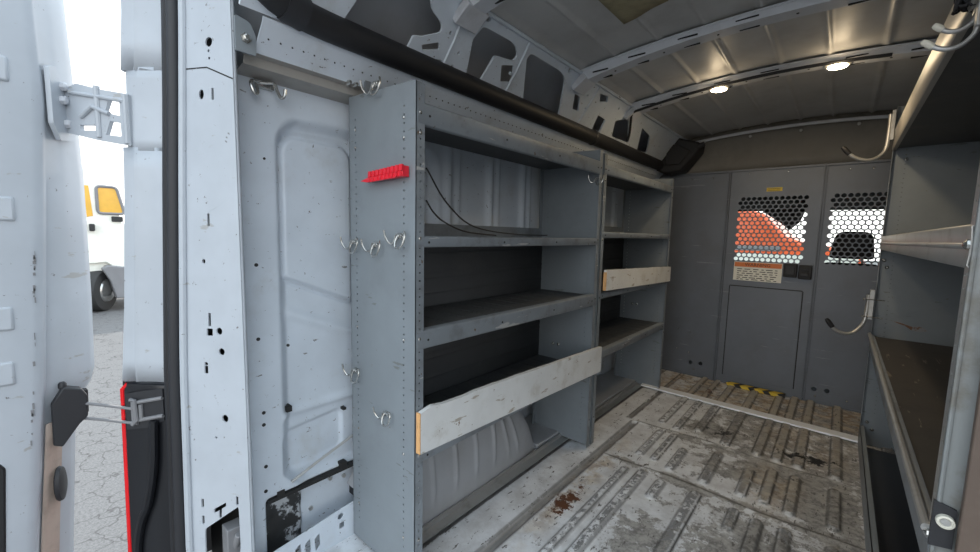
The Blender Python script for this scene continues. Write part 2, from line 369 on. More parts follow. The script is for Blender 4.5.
# rear sill plate with punched holes and the black sealant patch
q = plate([(.46, -.02), (.90, -.02), (.90, .145), (.78, .135), (.46, .10)], [circ(.770, .105, .012, 14), rrect(.765, .055, .785, .078, .002)]+[rpoly([(a, .02), (a+.018, .035), (a+.016, .085), (a-.004, .07)], .004) for a in (.60, .635, .67)]+[circ(.55, .06, .008, 10)],
          .003, lambda u, v, w: (-1.385+w, u, v))
struct(build(q, 'trim_2', 'whitewall'))
blk = MB().grid(lambda a, b: (-1.474+.004*math.sin(a*60)*math.sin(b*70), a, b), lin(.525, .66, 12), lin(.02, .245, 14))
m_seal = mat('black_sealant', (.03, .03, .03), .5, dirt=((.5, .52, .54), 14, .52, .58, 1), bump=.4)
struct(build(blk, 'trim_3', m_seal, solid=.004))
build(MB().box((-1.47, .86, .12), (-1.40, .885, .16)), 'clip', 'black', wl)

# header rail under the cable cover
prof = [(-1.255, 1.778), (-1.262, 1.762), (-1.315, 1.712), (-1.322, 1.700), (-1.345, 1.696), (-1.352, 1.672), (-1.43, 1.662)]
def railp(u, v, w):   # perforated face
    a = Vector((-1.262, 1.762)); b = Vector((-1.315, 1.712)); p = a.lerp(b, v); return (p.x+w*.7, u, p.y-w*.7)
rl = struct(build(MB().ribbon([(p[0], p[1]) for p in prof[:4]][::-1], .495, 3.84, -.003), 'trim_4', 'whitewall'))
struct(build(MB().ribbon([(p[0], p[1]) for p in prof[3:]][::-1], .475, 3.84, -.003), 'trim_29', 'beige'))
db = MB()
for i in range(96):
    y = .52+i*.0335
    p = Vector((-1.262, 1.762)).lerp(Vector((-1.315, 1.712)), .5)
    db.cyl((p.x+.002, y, p.y-.002), (p.x+.0045, y, p.y-.0045), .0022, 6)
build(db, 'perforation', 'hole', rl)
cb = MB()
for y in (1.25, 1.62, 2.35, 2.9): cb.lathe((-1.35+.002, y, 1.672), (1, 0, 0), [(.007, 0), (.006, .006), (.003, .009)], 10)
build(cb, 'rail_bolt', 'zinc', rl)
# mounting bracket at the rear end of the rail
br = thing('rail_bracket', (-1.32, .50, 1.67), 'grey steel corner bracket with one bolt at rear end of header rail', 'bracket')
build(plate(rpoly([(.44, 1.683), (.492, 1.683), (.492, 1.735), (.478, 1.768), (.44, 1.776)], .006), [], .006, lambda u, v, w: (-1.306+w, u, v)), 'plate', 'panel', br)
build(MB().lathe((-1.300, .466, 1.722), (1, 0, 0), [(.014, 0), (.014, .003), (.009, .004), (.009, .011), (.006, .013)], 6), 'bolt', 'zinc', br, smooth=20)
br = thing('rail_bracket', (-1.32, .86, 1.67), 'grey steel splice bracket with bolts on header rail behind first end panel', 'bracket')
build(plate(rrect(.845, 1.655, .905, 1.735, .004), [circ(.875, 1.71, .006)], .006, lambda u, v, w: (-1.312+w, u, v)), 'plate', 'shelf', br)
sb = MB()
for y in (.79, .815): sb.lathe((-1.335, y, 1.700), (1, 0, 0), [(.008, 0), (.008, .02), (.005, .028)], 8)
build(sb, 'bolt', 'zinc', br)

# ------------------------------------------------------------------ upper inner panel with cut-outs
def up(u, v, w): return (-1.25+.17*v-.8*w, u, 1.80+.23*v+.59*w)
holes = [rpoly([(.70, .02), (.955, .02), (.965, .34), (1.0, .37), (1.07, .51), (1.06, .60), (1.00, .68), (.975, .80), (.93, .88), (.78, .88)], .035),
         rpoly([(1.02, .23), (1.09, .32), (1.075, .40), (1.008, .285)], .012), rpoly([(1.045, .08), (1.125, .10), (1.12, .225), (1.04, .16)], .01),
         rpoly([(1.239, .82), (1.215, .62), (1.27, .05), (1.34, .05), (1.36, .57), (1.475, .62), (1.48, .72), (1.45, .80), (1.407, .835)], .03),
         rpoly([(1.416, .50), (1.485, .57), (1.53, .35), (1.455, .28)], .014),
         rpoly([(1.55, .835), (1.54, .74), (1.67, .08), (1.99, .08), (1.975, .20), (1.87, .75), (1.835, .81), (1.787, .835)], .03),
         rpoly([(2.005, .64), (2.065, .63), (2.125, .40), (2.06, .38)], .02),
         rpoly([(2.218, .86), (2.316, .89), (2.34, .79), (2.266, .72)], .015),
         rpoly([(2.55, .56), (2.695, .72), (2.90, .25), (2.63, .23)], .03),
         rpoly([(2.94, .70), (3.14, .62), (3.28, .21), (3.09, .19)], .03),
         rpoly([(2.33, .50), (2.44, .48), (2.46, .20), (2.36, .18)], .02)]
holes += [circ(a, b, .012 if i < 3 else .007, 10, .045 if i < 3 else .025) for i, (a, b) in enumerate([(1.245, .93), (1.512, .92), (1.861, .93), (1.99, .75), (1.107, .56), (1.179, .385), (1.175, .20), (1.495, .45), (1.595, .10), (2.12, .72), (2.17, .50), (2.50, .80), (2.75, .82), (3.4, .5), (3.5, .75)])]
inner = plate([(.44, -.06), (3.86, -.06), (3.86, 1.03), (.44, 1.03)], holes, .010, up)
struct(build(inner, 'trim_5', 'whitewall', smooth=20))
# stiffening rim around the big openings and the rib between them
rb = MB()
for a in (1.13, 1.512, 2.18):
    rb.tube([up(a, .03, .001), up(a+.006, .5, .001), up(a, .95, .001)], .007, 6)
rb.tube([up(y, .98, -.004) for y in (.5, 1.5, 3.8)], .009, 6)
struct(build(rb, 'trim_6', 'whitewall'))
# outer skin behind
osk = MB().grid(lambda a, b: (-1.485+.30*(b**1.9), a, 1.60+.50*b), lin(.47, 5.0, 30), lin(0, 1, 12))
struct(build(osk, 'trim_7', 'skin', recalc=False, solid=.004))
# closing sheet outside the wall so no light passes
struct(build(MB().box((-1.56, .5, -.3), (-1.50, 5.2, 1.62)), 'trim_8', 'skin'))

# ------------------------------------------------------------------ roof
def roofz(x): return 2.100-.055*((x+.30)/.8)**2
def bowz(x): return 2.100-.078*((x+.30)/.8)**2
rx = np.arange(-1.13, .72, .0065); ry = np.concatenate([np.arange(.30, 3.95, .05)])
Xr, Yr = np.meshgrid(rx, ry, indexing='ij'); Zr = roofz(Xr)
for x in (-.90, -.70, -.51, -.31, -.12, .08, .28, .45):
    Zr -= .010*np.exp(-((Xr-x)/.011)**2)
Zr -= .02*smooth(-1.04, -1.10, Xr)
mb = MB(); idx = np.arange(Xr.size).reshape(Xr.shape)
F = np.stack([idx[:-1, :-1], idx[1:, :-1], idx[1:, 1:], idx[:-1, 1:]], -1).reshape(-1, 4)
mb.v = [tuple(p) for p in np.stack([Xr, Yr, Zr], -1).reshape(-1, 3).tolist()]; mb.f = [tuple(f) for f in F.tolist()]
struct(build(mb, 'ceiling', 'roof', recalc=False, solid=.003))
struct(build(MB().box((-1.2, .30, 2.13), (.9, 5.0, 2.16)), 'trim_9', 'skin'))
def bow(y0, y1, n, dz=0):
    xs = lin(-1.11, .70, 40); b = MB()
    prof = [(y0-.012, -.004), (y0, -.008), (y0+.012, -.028), (y1-.012, -.028), (y1, -.008), (y1+.012, -.004)]
    vs = [(x, y, (bowz(x)-.012 if z < -.01 else roofz(x)-.010)+z+dz) for x in xs for (y, z) in prof]; m = len(prof)
    b.add(vs, [(i*m+j, (i+1)*m+j, (i+1)*m+j+1, i*m+j+1) for i in range(len(xs)-1) for j in range(m-1)])
    o = struct(build(b, 'trim_%d' % n, 'bow', solid=.003, smooth=20)); s = MB()
    for x in (-.98, -.80, -.58, -.36, -.02, .2):
        z = bowz(x)-.0415+dz; s.box((x-.04, y0+.003, z+.010), (x+.04, y0+.007, z+.016))
        s.box((x-.035, y1-.030, z-.002), (x+.035, y1-.022, z+.004))
    for x in (-.92, -.69, -.47, -.2, .1): s.cyl((x, (y0+y1)/2, bowz(x)-.043+dz), (x, (y0+y1)/2, bowz(x)-.038+dz), .005, 8)
    build(s, 'slot', 'hole', o, smooth=0); return o
bow(1.955, 2.05, 10); bow(2.62, 2.72, 11); bow(1.10, 1.19, 12)
# gusset where each bow meets the side panel
g = MB()
for y in (2.0, 2.67, 1.145):
    g.box((-1.135, y-.055, 1.965), (-1.05, y+.055, 2.0), Matrix.Rotation(-.6, 3, 'Y'))
struct(build(g, 'trim_13', 'bow', bevel=.004))
# roof edge molding above the partition
struct(build(MB().tube([(x, 3.835, roofz(x)-.052) for x in lin(-1.03, .68, 24)], .012, 8), 'trim_14', 'bow'))
up_ = MB().grid(lambda a, b: (a, 3.86+.02*b, 1.735+(roofz(a)+.005-1.735)*b), lin(-1.40, .70, 24), lin(0, 1, 5))
struct(build(up_, 'wall_front', 'olive', solid=.004))
s = MB()
for x in (-.95, -.62, -.30, .02): s.lathe((x, 3.858, 2.02-.05*((x+.3)/.8)**2*0-.01), (0, -1, 0), [(.012, 0), (.010, .006), (.004, .009)], 10)
build(s, 'push_pin', 'steel', bpy.data.objects['wall_front'])
# rear header and right side of the body
struct(build(MB().box((-1.12, .30, 2.10), (.75, .42, 2.16)), 'trim_15', 'white', bevel=.01))
wr = MB().grid(lambda a, b: (.66, a, b), lin(.40, 3.95, 8), lin(-.03, 1.75, 8)); wr.grid(lambda a, b: (.66-.16*b, a, 1.75+.31*b), lin(.40, 3.95, 8), lin(0, 1, 4))
struct(build(wr, 'wall_right', 'skin', solid=.006))
struct(build(MB().box((.70, .30, -.3), (.76, 5.2, 2.14)), 'trim_16', 'skin'))

# foam patch glued on the roof
fp = MB().grid(lambda a, b: (-.755+.19*a, 1.38+.32*b-.05*a, roofz(-.755+.19*a)-.016-.002*math.sin(9*a+5*b)), lin(0, 1, 8), lin(0, 1, 8))
tag(build(fp, 'insulation_pad', 'fade', solid=.006), 'yellowed square insulation pad glued flat on the steel roof', 'pad')

# ceiling lights
for x, lb in ((-.60, 'left of the two lit round warm ceiling lights, nearer the black cable cover'), (-.087, 'right of the two lit round warm ceiling lights, nearer the right-hand rack')):
    z = bowz(x)-.044
    t = thing('ceiling_light', (x, 2.66, z), lb, 'light', 'round lights on the roof bow')
    build(MB().lathe((x, 2.66, z), (0, 0, -1), [(.050, 0), (.050, .006), (.044, .010)], 28), 'bezel', 'lampr', t)
    build(MB().lathe((x, 2.66, z), (0, 0, -1), [(.041, .0085), (.038, .013), (.020, .017)], 28), 'lens', 'lamp', t)
    ld = bpy.data.lights.new('ceiling_lamp', 'AREA'); ld.shape = 'DISK'; ld.size = .08; ld.energy = 1.6; ld.color = (1, .78, .50)
    lo = bpy.data.objects.new('ceiling_lamp', ld); C.objects.link(lo); lo.location = (x, 2.66, z-.022)
    ld2 = bpy.data.lights.new('ceiling_lamp_glow', 'POINT'); ld2.energy = .35; ld2.color = (1, .78, .50); ld2.shadow_soft_size = .03
    lo2 = bpy.data.objects.new('ceiling_lamp_glow', ld2); C.objects.link(lo2); lo2.location = (x, 2.61, z-.030)
# lamp wiring along the bow and down the side
pts = [(x, 2.612, bowz(x)-.048) for x in lin(.10, -1.02, 12)]+[(-1.08, 2.63, 1.98), (-1.10, 2.66, 1.93), (-1.12, 2.70, 1.88), (-1.14, 2.72, 1.83)]
tag(build(MB().tube(curve(pts, 3), .008, 6), 'lamp_cable', 'black'), 'black cable run along the roof bow to the ceiling lights', 'cable')

# black cable cover under the side cut-outs
cc = thing('cable_cover', (-1.24, 2.1, 1.77), 'long black tubular cable cover running along the left side above the racks', 'cover')
pth = [(-1.20, .43, 1.90), (-1.215, .46, 1.865), (-1.23, .52, 1.83), (-1.24, .62, 1.815)]+[(-1.24, y, 1.812) for y in lin(.8, 3.70, 12)]
build(MB().tube(curve(pth, 3), .042, 20), 'tube', 'black', cc)
build(MB().tube([(-1.24, 2.40, 1.812), (-1.24, 2.405, 1.812), (-1.24, 2.425, 1.812), (-1.24, 2.43, 1.812)], [.043, .046, .046, .043], 20), 'clamp_band', 'rubber', cc)
build(MB().tube([(-1.232, .54, 1.825), (-1.236, .60, 1.815)], [.0465, .0465], 20), 'collar', 'rubber', cc)
# black box at the front end
bx = thing('pillar_cover', (-1.12, 3.72, 1.75), 'faceted black plastic cover in the front upper corner beside the partition', 'cover')
b = MB().prism([(-1.36, 1.86), (-1.33, 1.80), (-1.19, 1.735), (-1.06, 1.75), (-.94, 1.90), (-.93, 1.965), (-1.13, 2.03), (-1.20, 2.05), (-1.25, 1.98)], 1, 3.64, 3.83)
build(b, 'housing', 'black', bx, bevel=.015)
build(MB().prism([(-1.18, 1.80), (-1.07, 1.80), (-.99, 1.90), (-1.10, 1.97), (-1.18, 1.96)], 1, 3.625, 3.64), 'front_plate', 'black', bx, bevel=.006)
build(MB().cyl((-.96, 3.66, 1.93), (-.90, 3.66, 1.95), .02, 12), 'nozzle', 'black', bx)

# ------------------------------------------------------------------ racks on the left
XF, XB = -1.0, -1.37
def endpanel(parent, y, fl, top=1.648, z0=.012, holes=True):
    """sheet in the xz plane with two hole columns and a front flange bent towards fl (+1/-1 in y)"""
    hs = []
    if holes:
        for k in range(60):
            z = .10+k*.0256
            if z < top-.05:
                hs.append(circ(XF-.058, z, .0036, 6)); hs.append(circ(XB+.040, z, .0036, 6))
    m = plate([(XB, z0), (XF, z0), (XF, top), (XF-.02, top+.004), (XB, top+.02)], hs, .0022, lambda u, v, w: (u, y+(w if fl > 0 else -w), v))
    build(m, 'end_panel', 'panel', parent, smooth=0)
    fh = [circ(.5, .10+k*.0256, .10, 6, .0032) for k in range(60) if .10+k*.0256 < top-.02]
    w_ = .034
    m = plate([(0, z0), (1, z0), (1, top-.004), (.5, top), (0, top)], fh, .0022, lambda u, v, w: (XF-w, y+fl*u*w_, v))
    build(m, 'front_flange', 'shelf', parent, smooth=0)
    build(MB().box((XB-.001, min(y, y+fl*w_), z0), (XB+.0015, max(y, y+fl*w_), top+.015)), 'rear_flange', 'panel', parent)
    s = MB()
    for z in (1.56, 1.50, 1.18, .86, .47, .17):
        s.lathe((XF-.001, y+fl*.017, z), (1, 0, 0), [(.006, 0), (.006, .002), (.003, .004)], 8)
        for x in (XF-.058, XB+.04): s.lathe((x, y-fl*.0005, z-.01), (0, -fl, 0), [(.0055, 0), (.005, .002), (.002, .004)], 8)
    build(s, 'rivet', 'zinc', parent)
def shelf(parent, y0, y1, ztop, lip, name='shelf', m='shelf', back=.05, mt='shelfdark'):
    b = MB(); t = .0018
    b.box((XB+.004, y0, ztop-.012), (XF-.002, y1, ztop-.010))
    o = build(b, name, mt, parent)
    f = MB().ribbon([(XF-.030, ztop-.012), (XF-.030, ztop), (XF-.004, ztop), (XF+.001, ztop-.004), (XF+.001, ztop-lip+.004), (XF-.003, ztop-lip), (XF-.018, ztop-lip)], y0+.002, y1-.002, .0018)
    build(f, 'lip', m, o, smooth=50)
    build(MB().box((XB+.003, y0, ztop-.01), (XB+.005, y1, ztop+back)), 'back_lip', m, o)
    s = MB()
    k = 0
    for i in range(4):
        y = y0+.05+(y1-y0-.1)*i/3
        s.cyl((XF, y, ztop-lip*.55), (XF+.0022, y, ztop-lip*.55), .004, 8)
    build(s, 'lip_hole', 'hole', o, smooth=0)
    r = MB()
    for i in range(1, 12):
        y = y0+(y1-y0)*i/12; r.box((XB+.03, y-.003, ztop-.0105), (XF-.035, y+.003, ztop-.0085))
    build(r, 'stiffening_bead', mt, o)
    return o
def clip_bolts(parent, y, z):
    s = MB()
    for dx in (0, .035): s.lathe((XB+.11+dx, y, z), (0, -1, 0), [(.010, 0), (.009, .004), (.005, .006), (.005, .012)], 8)
    build(s, 'bolt', 'zinc', parent)
y0, y1 = .820, 2.082
r1 = thing('shelving_unit', (-1.185, 1.45, 0), 'grey perforated steel van shelving bay nearest the rear door, hooks on its end panel', 'shelving unit', 'shelving along the left wall')
endpanel(r1, y0, 1); endpanel(r1, y1, -1, 1.652)
sh = shelf(r1, y0+.003, y1-.003, 1.592, .066, 'top_shelf')
shelf(r1, y0+.003, y1-.003, 1.188, .036); shelf(r1, y0+.003, y1-.003, .886, .062); shelf(r1, y0+.003, y1-.003, .480, .040)
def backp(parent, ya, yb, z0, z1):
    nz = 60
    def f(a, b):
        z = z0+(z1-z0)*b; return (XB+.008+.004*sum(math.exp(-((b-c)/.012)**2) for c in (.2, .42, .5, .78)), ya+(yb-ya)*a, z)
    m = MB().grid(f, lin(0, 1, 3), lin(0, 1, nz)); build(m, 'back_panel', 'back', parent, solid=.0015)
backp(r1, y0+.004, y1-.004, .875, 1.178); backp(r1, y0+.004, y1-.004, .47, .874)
clip_bolts(r1, y1-.0035, .56)
y2, y3 = 2.102, 3.290
r2 = thing('shelving_unit', (-1.185, 2.69, 0), 'grey steel van shelving bay farther in, standing next to the partition', 'shelving unit', 'shelving along the left wall')
endpanel(r2, y2, 1, 1.640); endpanel(r2, y3, -1, 1.640)
shelf(r2, y2+.003, y3-.003, 1.585, .050, 'top_shelf'); shelf(r2, y2+.003, y3-.003, 1.225, .034); shelf(r2, y2+.003, y3-.003, .885, .034); shelf(r2, y2+.003, y3-.003, .545, .048)
backp(r2, y2+.004, y3-.004, .875, 1.215); backp(r2, y2+.004, y3-.004, .535, .874)
clip_bolts(r2, y3-.0035, .66)

# painted boards laid against the shelf lips
def board(y0, y1, z0a, z0b, h, label, xo, cut=0, nm='wooden_board'):
    c = Vector((XF+xo, (y0+y1)/2, (z0a+z0b)/2)); t = thing(nm, c, label, 'board'); b = MB(); th = .017
    ys = lin(y0, y1, 26)
    random.seed(3)
    ring = []
    for i, y in enumerate(ys):
        f = i/25; zb = z0a+(z0b-z0a)*f; zt = zb+h*(1-.04*f)+random.uniform(-.0012, .0012)
        if cut and .07 < f < .17: zt -= .006
        if cut and f < .01: zt -= .012
        ring.append([(c.x, y, zb), (c.x+th, y, zb), (c.x+th, y, zt), (c.x, y, zt)])
    b.add([p for r in ring for p in r], [(i*4+k, i*4+(k+1) % 4, (i+1)*4+(k+1) % 4, (i+1)*4+k) for i in range(25) for k in range(4)]+[(0, 1, 2, 3), (103, 102, 101, 100)])
    build(b, 'painted_face', 'board', t, smooth=20)
    e = MB().box((c.x-.0005, y0-.004, z0a+.001), (c.x+th+.0005, y0-.0005, z0a+h-.012))
    tag(build(e, 'cut_end', 'woodend', t), 'raw orange-brown sawn end')
    return t
board(.825, 2.135, .486, .440, .150, 'long white painted wooden board with chipped edge across the near bay', .0055, 1)
board(2.15, 3.28, .898, .870, .116, 'shorter white board across the farther shelving bay', .0055)

# loose wires on the top opening of the near bay
for i, (pp, lb) in enumerate(((([(-1.01, .87, 1.40), (-1.05, 1.00, 1.30), (-1.12, 1.22, 1.225), (-1.2, 1.6, 1.20), (-1.28, 2.0, 1.198)]), 'thin black wire sagging from the first flange down to the second shelf'),
                             (([(-1.01, .87, 1.30), (-1.03, .92, 1.265), (-1.06, 1.0, 1.235), (-1.10, 1.15, 1.205), (-1.16, 1.40, 1.193)]), 'shorter twisted black wire lying on the second shelf'))):
    tag(build(MB().tube(curve(pp, 6), .0028, 6), 'loose_wire', 'black'), lb, 'wire')

# support rod behind the near panel
tag(build(MB().tube([(-1.405, .60, .315), (-1.40, .70, .355), (-1.395, .90, .425), (-1.39, 1.0, .455)], .005, 8), 'prop_rod', 'steel'), 'thin bare metal rod slanting across the lower left wall pocket', 'rod')

# red bit holder on the near end panel
t = thing('bit_rail', (-1.14, .80, 1.37), 'bright red plastic clip rail stuck on the near grey end panel', 'holder')
build(MB().prism([(-1.215, 1.366), (-1.03, 1.368), (-1.03, 1.401), (-1.215, 1.391)], 1, .792, .8185), 'rail', 'redp', t, bevel=.002)
c_ = MB()
for i in range(9):
    x = -1.205+i*.0205; c_.box((x, .787, 1.376+i*.001), (x+.013, .796, 1.394+i*.0012)); c_.box((x+.003, .786, 1.362+i*.001), (x+.009, .797, 1.372+i*.001))
build(c_, 'tooth', 'redp', t, bevel=.001)
build(MB().prism([(-1.255, 1.366), (-1.215, 1.360), (-1.06, 1.366), (-1.06, 1.372), (-1.215, 1.374)], 1, .79, .80), 'lower_strip', 'redp', t)

# wire double hooks
def wire_hook(loc, label, big=1.0, rot=0.):
    t = thing('wire_hook', loc, label, 'hook', 'bent wire hooks on the left side'); x, y, z = loc; s = big
    def P(l): return [(x+a*s, y-b*s, z+c*s) for a, b, c in l]
    def Q(pts, r, n=8): return MB().tube(curve(pts, 5), r*s, n)
    build(MB().box((x-.013*s, y-.006*s, z-.004*s), (x+.013*s, y, z+.014*s)), 'clip', 'zinc', t, bevel=.001)
    sc = MB()
    for dx in (-.007, .007): sc.lathe((x+dx*s, y-.006*s, z+.005*s), (0, -1, 0), [(.005*s, 0), (.004*s, .003*s), (.002*s, .005*s)], 8)
    build(sc, 'screw', 'zinc', t)
    build(Q(P([(-.058, .026, .022), (-.056, .022, .000), (-.044, .014, -.020), (-.028, .010, -.016), (-.020, .008, .004), (-.012, .008, .010), (.014, .008, .008)]), .0034), 'prong', 'zinc', t)
    build(Q(P([(-.010, .007, .006), (-.014, .014, -.014), (-.006, .020, -.032), (.012, .020, -.034), (.028, .018, -.020), (.033, .014, .004), (.026, .010, .018)]), .0034), 'ring_prong', 'zinc', t)
    if rot: t.rotation_euler = (0, 0, rot)
    return t
N = 'bent wire double hook '
wire_hook((-1.195, .819, 1.672), N+'clipped on top edge of the near end panel')
wire_hook((-1.335, .819, 1.155), N+'nearest the wall in the row of three')
wire_hook((-1.200, .819, 1.150), N+'in the middle of the row of three')
wire_hook((-1.068, .819, 1.182), N+'nearest the shelf opening in the row of three')
wire_hook((-1.335, .819, .678), N+'just above and left of the lowest hook')
wire_hook((-1.145, .819, .570), N+'lowest of those on the near end panel', .9)
wire_hook((-1.018, 2.085, 1.505), N+'on the divider panel between the two shelving bays', .9)
# screw-on hook on the wall itself (mirrored direction: faces +x)
t = thing('wire_hook', (-1.43, .585, 1.63), 'bent wire hook screwed to the white wall behind the rear pillar', 'hook', 'bent wire hooks on the left side')
build(MB().box((-1.432, .525, 1.636), (-1.412, .585, 1.656)), 'clip', 'zinc', t, bevel=.002)
build(MB().tube(curve([(-1.412, .545, 1.648), (-1.400, .515, 1.645), (-1.39, .508, 1.630), (-1.388, .516, 1.608), (-1.395, .528, 1.612), (-1.41, .530, 1.640)], 6), .005, 8), 'prong', 'zinc', t)
build(MB().tube(curve([(-1.412, .535, 1.648), (-1.400, .560, 1.650), (-1.39, .575, 1.650), (-1.388, .583, 1.630), (-1.386, .592, 1.612), (-1.384, .602, 1.618), (-1.383, .606, 1.640)], 6), .005, 8), 'ring_prong', 'zinc', t)

# ------------------------------------------------------------------ wheel arch
ay = np.arange(.842, 1.93, .008); at_ = np.linspace(0, 1, 46)
def arch(a, t):
    # a along y, t from outer foot (0) up the side then over the top to the wall (1)
    u = (a-1.33)/.53; k = max(0., 1-abs(u)**2.4)**.5
    hgt = .40*k; out = .275*max(0., 1-abs(u)**4)**.5
    xf = -1.195-.03*(1-k)
    if t < .6:
        s = t/.6; z = hgt*math.sin(s*PI/2)**.85; x = xf-.075*s**2
    else:
        s = (t-.6)/.4; z = hgt*(1+.02*s); x = xf-.075-s*.17
    rb_ = 0
    if .06 < t < .5:
        for yy in (.93, 1.07, 1.21, 1.35, 1.49, 1.61, 1.70):
            sl = (yy-1.30)*.35*(t/.5 if abs(yy-1.3) > .25 else .2)
            rb_ = max(rb_, math.exp(-((a-yy+sl)/.009)**2)*min(1, (t-.06)/.05, (.5-t)/.05))
    return (x+.010*rb_, a, z)
am = MB().grid(arch, [float(v) for v in ay], [float(v) for v in at_])
struct(build(am, 'trim_17', 'skin', recalc=False))
tag(bpy.data.objects['trim_17'])
hl = MB()
for y, z in ((1.60, .31), (1.70, .30), (1.78, .29), (1.66, .24)): hl.cyl((-1.431, y, z), (-1.424, y, z), .012, 10)
build(hl, 'dark_hole', 'hole', wl, smooth=0)
# raised side platform ahead of the arch
struct(build(MB().box((-1.46, 1.86, -.02), (-1.20, 3.84, .030)), 'trim_18', 'skin', bevel=.006))
# seat rail strip beside the arch
rs = MB().ribbon([(-1.19, .022), (-1.182, .022), (-1.178, .006), (-1.14, .004), (-1.136, .012), (-1.130, .012)], .55, 3.28, .003)
tag(build(rs, 'floor_track', 'steel'), 'narrow dull metal track on the floor along the wheel arch', 'track')

# ------------------------------------------------------------------ partition
pt = thing('partition', (-.45, 3.86, 0), 'dark grey steel partition wall with perforated window panels behind the cab', 'partition')
def hexholes(x0, x1, z0, z1, p=.0365, r=.0152):
    out = []; z = z0+r; row = 0
    while z < z1-r:
        x = x0+r+(p/2 if row % 2 else 0)
        while x < x1-r*.4: out.append(circ(x, z, r, 10)); x += p
        z += p*.866; row += 1
    return out
YP = 3.85
def pplate(nm, x0, x1, z0, z1, holes, y=YP, th=.004, m='bulk', parent=None, bevel=0):
    q = plate([(x0, z0), (x1, z0), (x1, z1), (x0, z1)], holes, th, lambda u, v, w: (u, y-w, v))
    return build(q, nm, m, parent or pt, smooth=0, bevel=bevel)
pplate('side_panel', -1.42, -.735, .010, 1.738, [circ(-.93+dx, .115+dz, .016, 12) for dx, dz in ((0, 0), (.08, .005))])
pplate('side_panel', -.122, .66, .010, 1.738, hexholes(-.088, .215, 1.035, 1.545)+[circ(-.07+dx, .10+dz, .016, 12) for dx, dz in ((0, 0), (.075, .005))])
dr = pplate('door', -.722, -.140, .012, 1.738, hexholes(-.662, -.205, 1.030, 1.552), y=3.845)
build(MB().box((-.155, 3.8515, .01), (-.110, 3.856, 1.735)), 'seam_light_stop', 'bulk', pt); build(MB().box((-.75, 3.8515, .01), (-.705, 3.856, 1.735)), 'seam_light_stop', 'bulk', pt)  # strips added behind the door gaps to stop light leaking through
# folded frames along the panel seams
fr = MB()
for x in (-.742, -.728, -.138, -.124): fr.box((x-.0035, 3.828, .010), (x+.0035, 3.85, 1.738))
build(fr, 'seam_flange', 'bulk', pt, bevel=.001)
build(MB().box((-1.42, 3.832, 1.735), (.66, 3.855, 1.752)), 'top_flange', 'bulk', pt, bevel=.002)
build(MB().box((-1.42, 3.835, .0), (.66, 3.86, .012)), 'bottom_flange', 'bulk', pt)
lo = MB(); x0, x1, z0, z1 = -.672, -.195, .07, .822
lo.prism([(x0, z0), (x1, z0), (x1, z1), (x0, z1)], 1, 3.836, 3.841)
build(lo, 'lower_panel', 'bulk', dr, bevel=.002)
fr = MB()
for a in ((x0-.006, z0, x0, z1), (x1, z0, x1+.006, z1), (x0, z1, x1, z1+.006)): fr.box((a[0], 3.8395, a[1]), (a[2], 3.8412, a[3]))
build(fr, 'groove', 'hole', dr, smooth=0)
# latch
lt = MB().box((-.322, 3.80, .925), (-.238, 3.84, 1.025)).box((-.230, 3.80, .918), (-.150, 3.84, 1.020))
l_ = build(lt, 'latch', 'black', dr, bevel=.006)
lk = MB().box((-.308, 3.79, .945), (-.252, 3.80, 1.005)).box((-.215, 3.788, .94), (-.168, 3.80, .965)).box((-.215, 3.79, .985), (-.168, 3.80, 1.0))
build(lk, 'handle', 'rubber', l_, bevel=.003)
pb = MB()
for x, z in ((-1.02, 1.70), (-.86, 1.70), (-.6, 1.715), (-.35, 1.715), (.0, 1.705), (.12, 1.70), (-1.05, .40), (-.95, .38), (-1.05, .22), (-.95, .20), (-.90, .06), (-.12+.06, .05), (.12, .06)): pb.lathe((x, YP-.004, z), (0, -1, 0), [(.008, 0), (.007, .003), (.003, .006)], 8)
build(pb, 'rivet', 'zinc', pt)
def text(s, size, x, z, y, parent, m='ink', name='print', w=None):
    cu = bpy.data.curves.new('t', 'FONT'); cu.body = s; cu.size = size; cu.extrude = .0003; cu.align_x = 'CENTER'; cu.align_y = 'CENTER'
    o = bpy.data.objects.new('t', cu); C.objects.link(o); me = o.to_mesh(); mb = MB()
    xs = [v.co.x for v in me.vertices] or [0, 1]; k = (w/(max(xs)-min(xs))) if w else 1
    mb.add([(x+v.co.x*k, y-v.co.z, z+v.co.y) for v in me.vertices], [tuple(p.vertices) for p in me.polygons])
    o.to_mesh_clear(); bpy.data.objects.remove(o); bpy.data.curves.remove(cu)
    return build(mb, name, m, parent, smooth=0)
wl_ = build(MB().box((-.655, 3.8385, .872), (-.332, 3.8405, 1.022)), 'warning_label', 'paper', dr)
build(MB().box((-.651, 3.8375, .982), (-.336, 3.8385, 1.018)), 'orange_band', 'orange', wl_)
text('WARNING', .034, -.4935, 1.000, 3.8372, wl_, w=.17)
ln = MB(); random.seed(5)
for z in (.964, .947, .93, .913, .896, .882):
    x = -.63
    while x < -.37:
        w = random.uniform(.015, .045); ln.box((x, 3.8380, z-.0028), (min(x+w, -.36), 3.8386, z+.0028)); x += w+random.uniform(.008, .02)
build(ln, 'small_print', 'ink', wl_, smooth=0)
ys_ = build(MB().box((-.478, 3.8385, 1.572), (-.378, 3.8408, 1.600)), 'yellow_sticker', 'yellow', dr)
ln = MB()
for z in (1.592, 1.580): ln.box((-.468, 3.838, z-.0015), (-.39, 3.8386, z+.0015))
build(ln, 'small_print', 'ink', ys_, smooth=0)
